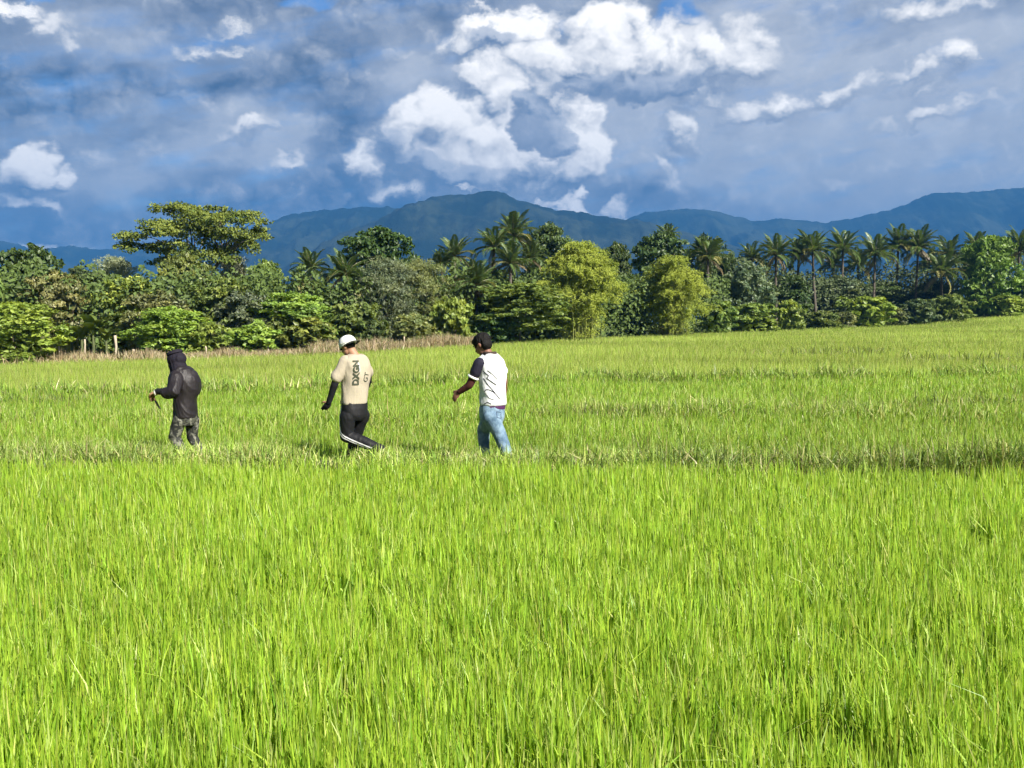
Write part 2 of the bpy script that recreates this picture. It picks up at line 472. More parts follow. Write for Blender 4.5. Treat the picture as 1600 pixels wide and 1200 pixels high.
mountain('mountain_range', [(880, 470), (940, 380), (985, 338), (1010, 330), (1050, 327), (1090, 325), (1120, 329), (1150, 337), (1175, 344), (1200, 343), (1225, 341), (1255, 344), (1290, 347), (1325, 342), (1360, 334), (1395, 326), (1420, 316), (1440, 306), (1462, 300), (1500, 300), (1550, 296), (1600, 292), (1680, 286), (1800, 290), (1950, 330)],
         3600, 2300, 37, 'high blue mountain range rising to the right edge', m)
mountain('mountain_range', [(-300, 370), (-150, 372), (0, 376), (25, 379), (50, 390), (85, 386), (110, 383), (150, 389), (220, 388), (300, 392), (380, 400), (500, 440)],
         4000, 3000, 51, 'low distant ridge at the left edge', m)
# ------------------------------------------------------------------ grass and rice
def blades(P, h, w, yaw, lean, bend, tint, nseg=3):
    """tapered blades: root P, height h, width w, facing yaw, leaning by vector lean (N,2), tip bent further by bend"""
    N = len(P)
    ts = np.linspace(0, 1, nseg + 1)
    side = np.stack([np.cos(yaw), np.sin(yaw), np.zeros(N)], -1)
    V = np.zeros((N, 2 * nseg + 1, 3), np.float32)
    for j, t in enumerate(ts):
        off = lean * (t + bend[:, None] * t ** 3)
        drop = 1 - .35 * np.clip(np.hypot(off[:, 0], off[:, 1]), 0, 1.6) * t
        c = P + np.stack([off[:, 0] * h, off[:, 1] * h, h * t * drop], -1)
        if j == nseg:
            V[:, 2 * nseg] = c
        else:
            ww = w * (.60 + .95 * t if t < .45 else (1 - t) / .55 * 1.03)
            V[:, 2 * j] = c - side * ww[:, None] * .5
            V[:, 2 * j + 1] = c + side * ww[:, None] * .5
    nv = 2 * nseg + 1
    f = []
    for j in range(nseg - 1):
        a = 2 * j
        f += [(a, a + 1, a + 3), (a, a + 3, a + 2)]
    f.append((2 * nseg - 2, 2 * nseg - 1, 2 * nseg))
    T = (np.arange(N)[:, None, None] * nv + np.array(f)[None]).reshape(-1, 3)
    C = np.repeat(tint[:, None, :], nv, 1).reshape(-1, 3)
    return V.reshape(-1, 3), T, C

def join(parts):
    V, T, C, n = [], [], [], 0
    for v, t, c in parts:
        V.append(v); T.append(t + n); C.append(c); n += len(v)
    return np.concatenate(V), np.concatenate(T), np.concatenate(C)

def scatter(y0, y1, rho, wx=.60, mx=1.6, rng=RNG):
    """random points between depths y0 and y1 (functions of x) inside the wedge the camera looks into, rho(y) per square metre"""
    out = []
    lo = np.floor(min(y0(np.array([-40., 40.])))); hi = np.ceil(max(y1(np.array([-40., 40., 60.]))))
    lo = max(lo, 2.0)
    y = lo
    while y < hi:
        st = max(.5, y * .08)
        half = wx * (y + st) + mx
        n = int(rho(y + st / 2) * 2 * half * st)
        if n:
            x = rng.uniform(-half, half, n); yy = rng.uniform(y, y + st, n)
            k_ = (yy > y0(x)) & (yy < y1(x))
            out.append(np.stack([x[k_], yy[k_]], -1))
        y += st
    return np.concatenate(out)

def palette(n, cols, wts, jit=.12, rng=RNG):
    cols = np.array(cols); idx = rng.choice(len(cols), n, p=np.array(wts) / sum(wts))
    c = cols[idx] * (1 + rng.normal(0, jit, (n, 1)))
    return np.clip(c * (1 + rng.normal(0, .05, (n, 3))), .004, .9)

def leanvec(n, s, rng=RNG, bias=(0, 0)):
    a = rng.uniform(0, 2 * np.pi, n); r = np.abs(rng.normal(0, s, n))
    return np.stack([np.cos(a) * r + bias[0], np.sin(a) * r + bias[1]], -1)

GRASS = leaf_material('rice_leaf', trans=.48, gloss=.022, rough=.45)
FARGRASS = leaf_material('meadow_leaf', trans=.40, gloss=.0)
WEED = leaf_material('weed_leaf', trans=.30, gloss=.03)
CST = lambda v: (lambda x: np.full(np.shape(x), float(v)))
RICE = [(.305, .47, .040), (.38, .53, .055), (.20, .34, .028), (.50, .60, .16), (.45, .49, .12)]

# foreground paddy
p2 = scatter(CST(2.2), lambda x: bund_a(x) - .80, lambda y: 3000 * min(1, (4.6 / y) ** 1.05))
N = len(p2)
patch = fbm(p2[:, 0] * .9, p2[:, 1] * .9, 3, 21); fine = fbm(p2[:, 0] * 5, p2[:, 1] * 5, 2, 5)
keep = RNG.random(N) < np.clip(1.25 - 1.1 * np.clip(.50 - fine, 0, 1) * 4, .12, 1)      # thin spots between the hills of rice
p2, patch, fine = p2[keep], patch[keep], fine[keep]; N = len(p2)
d = p2[:, 1]
P = np.stack([p2[:, 0], p2[:, 1], gz(p2[:, 0], p2[:, 1]) - .01], -1)
h = (.40 + .12 * (patch - .5) + .10 * (fine - .5)) * RNG.uniform(.72, 1.12, N)
w = RNG.uniform(.0085, .0165, N) * (1 + .07 * np.clip(d - 4, 0, 9))
tint = palette(N, RICE, [4, 4, 3, 1.2, .25]) * (.88 + .24 * patch[:, None])
lean = leanvec(N, .13, bias=(-.02, .02)); bend = RNG.uniform(0, .8, N)
big = RNG.random(N) < .035
lean[big] *= 2.0; bend[big] = RNG.uniform(.8, 2.2, big.sum()); h[big] *= 1.18
yaw = RNG.normal(0, .6, N)
nr_ = d < 6.5
V, T, C = join([blades(P[q_], h[q_], w[q_], yaw[q_], lean[q_], bend[q_], tint[q_], ns_) for q_, ns_ in ((nr_, 3), (~nr_, 2))])
link('rice_plants', mesh_tris('rice_plants', V, T, C), GRASS, kind='stuff', label='dense young bright green rice filling the foreground paddy', category='rice')

# second and third paddies
p2 = scatter(lambda x: bund_a(x) + .75, lambda x: bund_c(x) - .4, lambda y: 480 * (13 / y) ** .8, mx=2.5)
N = len(p2); d = p2[:, 1]
patch = fbm(p2[:, 0] * .45, p2[:, 1] * .45, 3, 31)
P = np.stack([p2[:, 0], d, gz(p2[:, 0], d) - .01], -1)
beyond = (d > bund_b(p2[:, 0]))
h = (.36 + .20 * (patch - .5)) * RNG.uniform(.7, 1.12, N)
w = RNG.uniform(.011, .018, N) * (d / 14)
tint = palette(N, [(.25, .40, .040), (.32, .46, .060), (.175, .30, .028), (.43, .49, .15), (.38, .35, .12)], [4, 4, 2.5, 2, .5])
tint *= (.80 + .40 * patch[:, None])
V, T, C = blades(P, h, w, RNG.normal(0, .8, N), leanvec(N, .26), RNG.uniform(0, 1.0, N), tint, 2)
link('rice_plants', mesh_tris('rice_plants', V, T, C), GRASS, kind='stuff', label='green rice in the terraces just beyond the walking path', category='rice')

# far field, yellower
p2 = scatter(lambda x: bund_c(x) - .2, lambda x: tree_y(x) + 3, lambda y: 150 * (28 / y) ** 1.15, mx=6)
N = len(p2); d = p2[:, 1]
patch = fbm(p2[:, 0] * .09, p2[:, 1] * .20, 4, 41)
P = np.stack([p2[:, 0], d, gz(p2[:, 0], d) - .02], -1)
h = (.34 + .22 * (patch - .5)) * RNG.uniform(.6, 1.35, N)
w = RNG.uniform(.020, .040, N) * (d / 32) ** .8
tint = palette(N, [(.31, .41, .075), (.38, .45, .115), (.26, .38, .060), (.46, .48, .19), (.18, .27, .05)], [4, 4, 2, 1.6, .8], .10)
tint *= (.55 + .85 * patch[:, None])
V, T, C = blades(P, h, w, RNG.normal(0, .7, N), leanvec(N, .25), RNG.uniform(0, .8, N), tint, 1)
link('meadow_grass', mesh_tris('meadow_grass', V, T, C), FARGRASS, kind='stuff', label='yellowish green grass of the far field up to the trees', category='grass')

# weeds on the dykes
def dyke(name, fn, half, rho, hh, label, seed, cols, wts, wmul=1.0, nseg=3, wx=.60):
    rng = np.random.default_rng(seed)
    p2 = scatter(lambda x: fn(x) - half, lambda x: fn(x) + half, rho, wx=wx, mx=2.0, rng=rng)
    d = p2[:, 1]
    cl = fbm(p2[:, 0] * 1.3, d * 1.3, 3, seed)
    keep = rng.random(len(p2)) < np.clip(cl * 2.6 - .55, .1, 1)
    p2, d, cl = p2[keep], d[keep], cl[keep]; N = len(p2)
    P = np.stack([p2[:, 0], d, gz(p2[:, 0], d) - .02], -1)
    h = hh * (.45 + 1.1 * cl) * rng.uniform(.45, 1.25, N)
    w = rng.uniform(.006, .014, N) * wmul
    tint = palette(N, cols, wts, .18, rng) * (.7 + .6 * fbm(p2[:, 0] * .7, d * .7, 2, seed + 5)[:, None])
    V, T, C = blades(P, h, w, rng.uniform(0, np.pi, N), leanvec(N, .42, rng), rng.uniform(.2, 2.0, N), tint, nseg)
    return link(name, mesh_tris(name, V, T, C), WEED, kind='stuff', label=label, category='weeds')
WC = [(.24, .38, .05), (.33, .46, .08), (.42, .48, .14), (.55, .53, .26), (.15, .24, .04), (.36, .31, .15)]
dyke('dyke_weeds', bund_a, 1.0, lambda y: 1000, .235, 'tangled olive and straw weeds along the path the men walk', 61, WC, [3, 3.5, 2.2, .9, 1.6, .4], 1.25)
dyke('dyke_weeds', bund_b, .8, lambda y: 420, .40, 'weedy low bank between the second and third terrace', 62, WC, [3, 3, 3, 1.4, 2.2, .6], 1.6, 2)
dyke('dyke_weeds', bund_c, .9, lambda y: 260, .46, 'dark weedy bank at the foot of the far field', 63, WC, [3.5, 2.5, 1.5, .8, 3, .6], 2.6, 2)

# tall dark clumps standing out of the dykes
def clump_patch(spots, label, seed, cols, wts):
    rng = np.random.default_rng(seed); parts = []
    for px, Y, rx, ry, n, hh, wm in spots:
        x0 = (px - 800) / F * Y
        x = x0 + rng.normal(0, rx, n); y = Y + rng.normal(0, ry, n)
        P = np.stack([x, y, gz(x, y) - .02], -1)
        tint = palette(n, cols, wts, .2, rng)
        parts.append(blades(P, hh * rng.uniform(.45, 1.2, n), rng.uniform(.008, .016, n) * wm, rng.uniform(0, np.pi, n), leanvec(n, .40, rng), rng.uniform(.3, 2.0, n), tint, 3))
    return link('dyke_weeds', mesh_tris('dyke_weeds', *join(parts)), WEED, kind='stuff', label=label, category='weeds')
clump_patch([(170, 11.7, .30, .2, 420, .36, 1.2), (215, 11.8, .16, .2, 160, .30, 1.2), (390, 11.7, .22, .2, 260, .38, 1.2), (425, 11.8, .3, .2, 180, .34, 1.2), (890, 11.6, .5, .2, 300, .34, 1.2),
             (1085, 11.5, .35, .2, 360, .42, 1.2), (1250, 11.4, .5, .2, 380, .40, 1.2), (1420, 11.2, .5, .2, 420, .44, 1.2), (1540, 11.1, .35, .2, 480, .52, 1.2), (1590, 11.1, .2, .2, 300, .52, 1.2), (660, 11.7, .4, .2, 160, .32, 1.2)],
            'darker tall weed tufts standing along the walking path', 71, [(.13, .21, .035), (.20, .29, .05), (.28, .35, .08), (.44, .43, .18), (.20, .17, .08)], [3, 3, 2, 1, .6])
clump_patch([(60, 21.5, 1.0, .3, 380, .45, 2), (140, 21.0, .8, .3, 260, .42, 2), (230, 18.0, .8, .3, 200, .4, 2), (960, 17.6, .7, .3, 260, .42, 1.6), (880, 17.4, .5, .3, 200, .4, 1.6), (1530, 20.0, .8, .3, 380, .5, 2),
             (1380, 19.5, .8, .3, 160, .42, 2), (930, 26.5, 1.6, .3, 330, .42, 2.6), (1130, 27.5, 1.5, .3, 320, .42, 2.6), (1250, 28.0, 1.2, .3, 220, .42, 2.6), (1300, 46, 2.2, .6, 260, .6, 4), (1540, 40, 2.0, .6, 200, .6, 4)],
            'olive weed tufts scattered over the farther banks', 72, [(.10, .15, .03), (.15, .20, .04), (.20, .23, .06), (.32, .29, .12)], [3, 3, 2, 1])

# dry tan grass along the fence at the left
rng = np.random.default_rng(81)
x = rng.uniform(-34, -2.0, 22000); dd = np.abs(rng.normal(0, 1, 22000)) * 1.9
y = tree_y(x) - 1.6 - dd * np.clip((-x) / 9, .35, 1) + .5 * np.sin(x * .7)
n_ = len(x)
P = np.stack([x, y, gz(x, y) - .03], -1)
mound = np.clip(fbm(x * .35, y * .1, 3, 82) - .45, 0, 1) * 3
tint = palette(n_, [(.36, .29, .17), (.44, .36, .22), (.27, .21, .12), (.20, .22, .08)], [3, 3, 2, 1], .12, rng)
V, T, C = blades(P, (.50 + .55 * mound) * rng.uniform(.5, 1.3, n_), rng.uniform(.03, .06, n_), rng.normal(0, .7, n_), leanvec(n_, .45, rng), rng.uniform(0, 1.4, n_), tint, 2)
link('dry_grass', mesh_tris('dry_grass', V, T, C), WEED, kind='stuff', label='strip of dry tan grass below the trees at the left', category='grass')
# ------------------------------------------------------------------ trees
FOLIAGE = leaf_material('foliage', trans=.30, gloss=.01, rough=.5)
def canopy_material():
    """leaf blades whose two end colours come from the tree (object colour) and whose mix is each leaf's own"""
    m, k = material('canopy_leaf')
    oi = k.n('ShaderNodeObjectInfo')
    c = k.mix(1.0, S(k, oi.outputs['Color']), attr(k), 'MULTIPLY')
    d = k.n('ShaderNodeBsdfDiffuse'); k.put(d.inputs[0], c)
    t = k.n('ShaderNodeBsdfTranslucent'); k.put(t.inputs[0], k.mix(1.0, c, (1.2, 1.1, .5), 'MULTIPLY'))
    g = k.n('ShaderNodeBsdfGlossy'); g.inputs['Roughness'].default_value = .45
    a = k.n('ShaderNodeMixShader'); a.inputs[0].default_value = .36; k.put(a.inputs[1], d.outputs[0]); k.put(a.inputs[2], t.outputs[0])
    b_ = k.n('ShaderNodeMixShader'); b_.inputs[0].default_value = .03; k.put(b_.inputs[1], a.outputs[0]); k.put(b_.inputs[2], g.outputs[0])
    finish(k, b_.outputs[0])
    return m
CANOPY = canopy_material()
FROND = leaf_material('palm_frond', trans=.25, gloss=.06, rough=.4)
BARK = plain('bark', (.17, .14, .10), .9, .5, 6.0, .5)
PALMBARK = plain('palm_bark', (.10, .085, .068), .9, .4, 5.0, .5)
WOOD = plain('weathered_wood', (.42, .36, .27), .9, .35, 9.0, .4)
BANSTEM = plain('banana_stem', (.07, .085, .03), .7, .4, 5.0)
CULM = plain('bamboo_culm', (.20, .22, .06), .5, .3, 4.0)

def place(px, off):
    Y = 70.0
    for _ in range(12):
        X = (px - 800.0) / F * Y
        Y = float(tree_y(X)) + off
    return (px - 800.0) / F * Y, Y

def unit(v): return v / np.maximum(np.linalg.norm(v, axis=-1, keepdims=True), 1e-6)

def leafset(c, axis_, nrm, ln, wd, tint):
    axis_ = unit(axis_)
    side = unit(np.cross(nrm, axis_)); nn = np.cross(axis_, side)
    ln = ln[:, None]; wd = wd[:, None]
    V = np.stack([c - axis_ * ln * .5, c + side * wd * .5 + nn * wd * .14, c + axis_ * ln * .5 - nn * ln * .08, c - side * wd * .5 + nn * wd * .14], 1)
    T = (np.arange(len(c))[:, None, None] * 4 + np.array([(0, 1, 2), (0, 2, 3)])[None]).reshape(-1, 3)
    return V.reshape(-1, 3), T, np.repeat(tint[:, None, :], 4, 1).reshape(-1, 3)

def tube(path, radii, n=7):
    path = np.array(path, float); m_ = len(path)
    V = []
    for i_ in range(m_):
        t = path[min(i_ + 1, m_ - 1)] - path[max(i_ - 1, 0)]
        t = t / (np.linalg.norm(t) + 1e-9)
        a = np.cross(t, [0.31, .94, .1]); a /= np.linalg.norm(a); b_ = np.cross(t, a)
        for j in range(n):
            g = 2 * math.pi * j / n
            V.append(path[i_] + (a * math.cos(g) + b_ * math.sin(g)) * radii[i_])
    T = []
    for i_ in range(m_ - 1):
        for j in range(n):
            p_, q_ = i_ * n + j, i_ * n + (j + 1) % n
            T += [(p_, q_, q_ + n), (p_, q_ + n, p_ + n)]
    V.append(path[-1]); e = len(V) - 1
    for j in range(n): T.append(((m_ - 1) * n + j, (m_ - 1) * n + (j + 1) % n, e))
    return np.array(V), np.array(T)

def joinVT(ps):
    V, T, n = [], [], 0
    for v, t in ps:
        V.append(v); T.append(t + n); n += len(v)
    return np.concatenate(V), np.concatenate(T)

def limb(a, b_, r0, r1, rng, sag=0.08, n=6, m_=5):
    a, b_ = np.array(a, float), np.array(b_, float)
    ts = np.linspace(0, 1, m_); L = np.linalg.norm(b_ - a)
    off = rng.normal(0, 1, 3) * L * sag
    return tube([a + (b_ - a) * t + off * math.sin(math.pi * t) for t in ts], [r0 + (r1 - r0) * t for t in ts], n)

def crown_leaves(lobes, n_leaf, leaf, cA, cB, rng, clump=.30, upw=.5, aspect=.5, droop=.15):
    """leaves gathered in sub-clumps over each lobe (centre, radii)"""
    area = np.array([(r[0] * r[1] * r[2]) ** (2 / 3) for _, r in lobes]); area /= area.sum()
    parts = []
    cA, cB = np.array(cA), np.array(cB)
    for (c, r), fr in zip(lobes, area):
        c, r = np.array(c, float), np.array(r, float)
        n = max(30, int(n_leaf * fr))
        nc = max(5, int(n / 70))
        u = unit(rng.normal(0, 1, (nc, 3))); u[:, 2] = np.where(u[:, 2] < -.45, -u[:, 2], u[:, 2])
        cc = c + u * r * rng.uniform(.62, 1.02, (nc, 1))
        ctint = rng.random((nc, 1))
        idx = rng.integers(0, nc, n)
        g = unit(rng.normal(0, 1, (n, 3))) * (rng.random((n, 1)) ** .45)
        pos = cc[idx] + g * r * clump * rng.uniform(.8, 1.25, (n, 1)) * np.array([1.15, 1.15, .8])
        out = unit(u[idx] * .7 + g + np.array([0, 0, upw]))
        ax = unit(rng.normal(0, 1, (n, 3)) + out * .8 + np.array([0, 0, -droop * 3]))
        nr = unit(out + rng.normal(0, .45, (n, 3)))
        sz = leaf * rng.uniform(.6, 1.35, n)
        t_ = np.clip(ctint[idx] * .7 + rng.normal(.15, .2, (n, 1)), 0, 1)
        tint = (cA * (1 - t_) + cB * t_) * (1 + rng.normal(0, .10, (n, 1)))
        parts.append(leafset(pos, ax, nr, sz, sz * aspect, np.clip(tint, .004, .8)))
    return join(parts)

TINT = {   # each kind's own leaf colour
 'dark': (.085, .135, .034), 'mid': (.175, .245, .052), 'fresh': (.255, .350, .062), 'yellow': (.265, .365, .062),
 'olive': (.225, .255, .090), 'grey': (.30, .34, .20), 'blue': (.150, .210, .095),
}

def rel(V, o): return V - np.array(o)

def crown_proto(name, seed, n, leaf, aspect, nl, zspan=2.0, ragged=.12, clump=.34):
    """a full crown in a cylinder of radius 1 and height zspan; shared by several trees at their own size"""
    rng = np.random.default_rng(seed)
    lobes = []
    for i_ in range(nl):
        v = (i_ + .5) / nl
        zz = v ** .85 * zspan
        prof = math.sin(math.pi * min(1, .22 + .70 * v)) ** .7            # wide below, domed on top
        a = i_ * 2.39996 + rng.normal(0, .3)
        lr = rng.uniform(.30, .46)
        rr = max(0, prof - lr * .72) * rng.uniform(.8, 1.05)
        lobes.append((np.array([math.cos(a) * rr, math.sin(a) * rr, min(zz, zspan - lr * .8) * .93 + .06]), np.array([lr, lr, lr * .8]), rng.random()))
    lobes.append((np.array([rng.uniform(-.2, .2), 0, zspan - .30]), np.array([.34, .34, .28]), rng.random()))
    parts = []
    per = int(n * .86 / len(lobes))
    for c, r, lt in lobes:
        nc = max(9, per // 34)
        u = unit(rng.normal(0, 1, (nc, 3))); u[:, 2] = np.where(u[:, 2] < -.5, -u[:, 2], u[:, 2])
        cc = c + u * r * rng.uniform(.66, 1.0 + ragged, (nc, 1))
        ct = rng.random((nc, 1))
        idx = rng.integers(0, nc, per)
        g = unit(rng.normal(0, 1, (per, 3))) * (rng.random((per, 1)) ** .45)
        pos = cc[idx] + g * r * clump * np.array([1.2, 1.2, .75])
        out = unit(u[idx] * .8 + g * .7 + np.array([0, 0, .55]))
        ax = unit(rng.normal(0, 1, (per, 3)) + out * .7 + np.array([0, 0, -.5]))
        nr = unit(out + rng.normal(0, .40, (per, 3)))
        sz = leaf * rng.uniform(.6, 1.4, per)
        t_ = .62 + .30 * lt + .36 * ct[idx] + rng.normal(0, .12, (per, 1))
        tint = np.concatenate([t_ * (1 + .18 * (ct[idx] - .5)), t_, t_ * (1 - .15 * (ct[idx] - .5))], 1)
        parts.append(leafset(pos, ax, nr, sz, sz * aspect, np.clip(tint, .25, 1.7)))
    m_ = int(n * .14)                                                     # leaves inside the crown
    v = rng.random(m_); a = rng.uniform(0, 2 * np.pi, m_); rr = np.sqrt(rng.random(m_)) * .72 * np.sin(np.pi * np.clip(.22 + .68 * v, 0, 1)) ** .7
    pos = np.stack([np.cos(a) * rr, np.sin(a) * rr, v * zspan * .92], -1)
    sz = leaf * rng.uniform(1.2, 1.9, m_)
    parts.append(leafset(pos, rng.normal(0, 1, (m_, 3)), unit(rng.normal(0, 1, (m_, 3)) + np.array([0, -.4, .4])), sz, sz * max(aspect, .5), np.full((m_, 3), .85)))
    V, T, C = join(parts)
    me = mesh_tris(name, V, T, C); me.materials.append(CANOPY)
    return me
PROTO = {'tree': [crown_proto('crown_tree', 11 + q, 9500, .100, .55, 15) for q in range(5)],
         'feathery': [crown_proto('crown_feathery', 21 + q, 12000, .085, .22, 17, clump=.42) for q in range(2)],
         'shrub': [crown_proto('crown_shrub', 31 + q, 3600, .170, .58, 9, 1.5) for q in range(4)]}

def broadleaf(name, px, top, wpx, off, col, low, label, seed, kind='tree', cat='tree', group='trees along the far edge of the field'):
    rng = np.random.default_rng(seed)
    x, y = place(px, off); z0 = float(gz(x, y))
    zt = float(at(px, top, y)[2]); H = zt - z0
    R = wpx * .5 / F * y * 1.08
    o = thing(name, label, cat, (x, y, z0), group)
    me = PROTO[kind][seed % len(PROTO[kind])]
    zs = 1.5 if kind == 'shrub' else 2.0
    c = link('crown', me, None, o)
    c.location = (0, 0, H * low)
    c.scale = (R, R, H * (1 - low) / zs)
    c.rotation_euler = (0, 0, rng.uniform(0, 6.28))
    q = np.array(TINT[col]) * rng.uniform(.88, 1.14) * (1 + rng.normal(0, .05, 3))
    c.color = (*q, 1)
    tr = max(.06, H * .02)
    fork = np.array([rng.uniform(-.15, .15), 0, H * max(.2, low + .12)])
    ps = [limb((0, 0, -.1), fork, tr, tr * .7, rng, .03, 8)]
    for i_ in range(5):
        a = i_ * 1.3 + rng.uniform(0, 1)
        ps.append(limb(fork, (math.cos(a) * R * .5, math.sin(a) * R * .5, H * rng.uniform(.55, .85)), tr * .5, tr * .1, rng))
    V, T = joinVT(ps)
    link('trunk', mesh_tris('trunk', V, T, smooth=True), BARK, o)
    return o

# --- the large open-crowned tree on the left
def open_tree(px, off, label):
    rng = np.random.default_rng(5)
    x, y = place(px, off); z0 = float(gz(x, y)); base = (x, y, z0)
    o = thing('spreading_tree', label, 'tree', base)
    spots = [(318, 338, 20, 9), (322, 358, 24, 10), (305, 334, 18, 8), (372, 372, 22, 10), (262, 360, 22, 9), (232, 372, 24, 9), (222, 392, 20, 8), (256, 350, 26, 9), (268, 330, 20, 9), (290, 327, 22, 8), (300, 352, 26, 11), (276, 372, 26, 10), (330, 345, 24, 9), (346, 332, 18, 7), (360, 350, 26, 9), (388, 345, 24, 8),
             (408, 352, 18, 8), (412, 368, 12, 8), (386, 366, 22, 9), (350, 368, 26, 11), (318, 372, 24, 12), (250, 392, 22, 9), (292, 392, 22, 10), (336, 390, 22, 10), (372, 386, 20, 9), (398, 388, 12, 7), (262, 410, 18, 8), (312, 408, 26, 12), (350, 408, 24, 12), (235, 408, 14, 7)]
    lobes = []; ps = []
    fork = at(325, 440, y); fork2 = at(305, 405, y); fork3 = at(350, 400, y)
    tr = .24
    ps.append(limb((x, y, z0 - .1), fork, tr, tr * .8, rng, .02, 9))
    ps.append(limb(fork, fork2, tr * .65, tr * .45, rng, .04)); ps.append(limb(fork, fork3, tr * .6, tr * .4, rng, .04))
    for sx, sy, rx, rz in spots:
        c = at(sx, sy, y); c[1] += rng.normal(0, 1.6)
        s_ = y / F
        lobes.append((c, (rx * s_ * 1.10, rx * s_ * 1.2, rz * s_ * 1.35)))
        f_ = fork2 if sx < 322 else fork3
        mid = (f_ + c) * .5 + np.array([0, 0, .25])
        ps.append(limb(f_, mid, tr * .28, tr * .16, rng, .05, 5, 4)); ps.append(limb(mid, c, tr * .16, tr * .05, rng, .08, 5, 4))
    V, T, C = crown_leaves(lobes, 17000, .25, (.080, .125, .028), (.24, .28, .055), rng, clump=.55, upw=.9, aspect=.55)
    link('crown', mesh_tris('crown', rel(V, base), T, C), FOLIAGE, o)
    V, T = joinVT(ps)
    link('trunk', mesh_tris('trunk', rel(V, base), T, smooth=True), BARK, o)
open_tree(330, 16, 'tall spreading tree with open layered crown rising above all others at left')

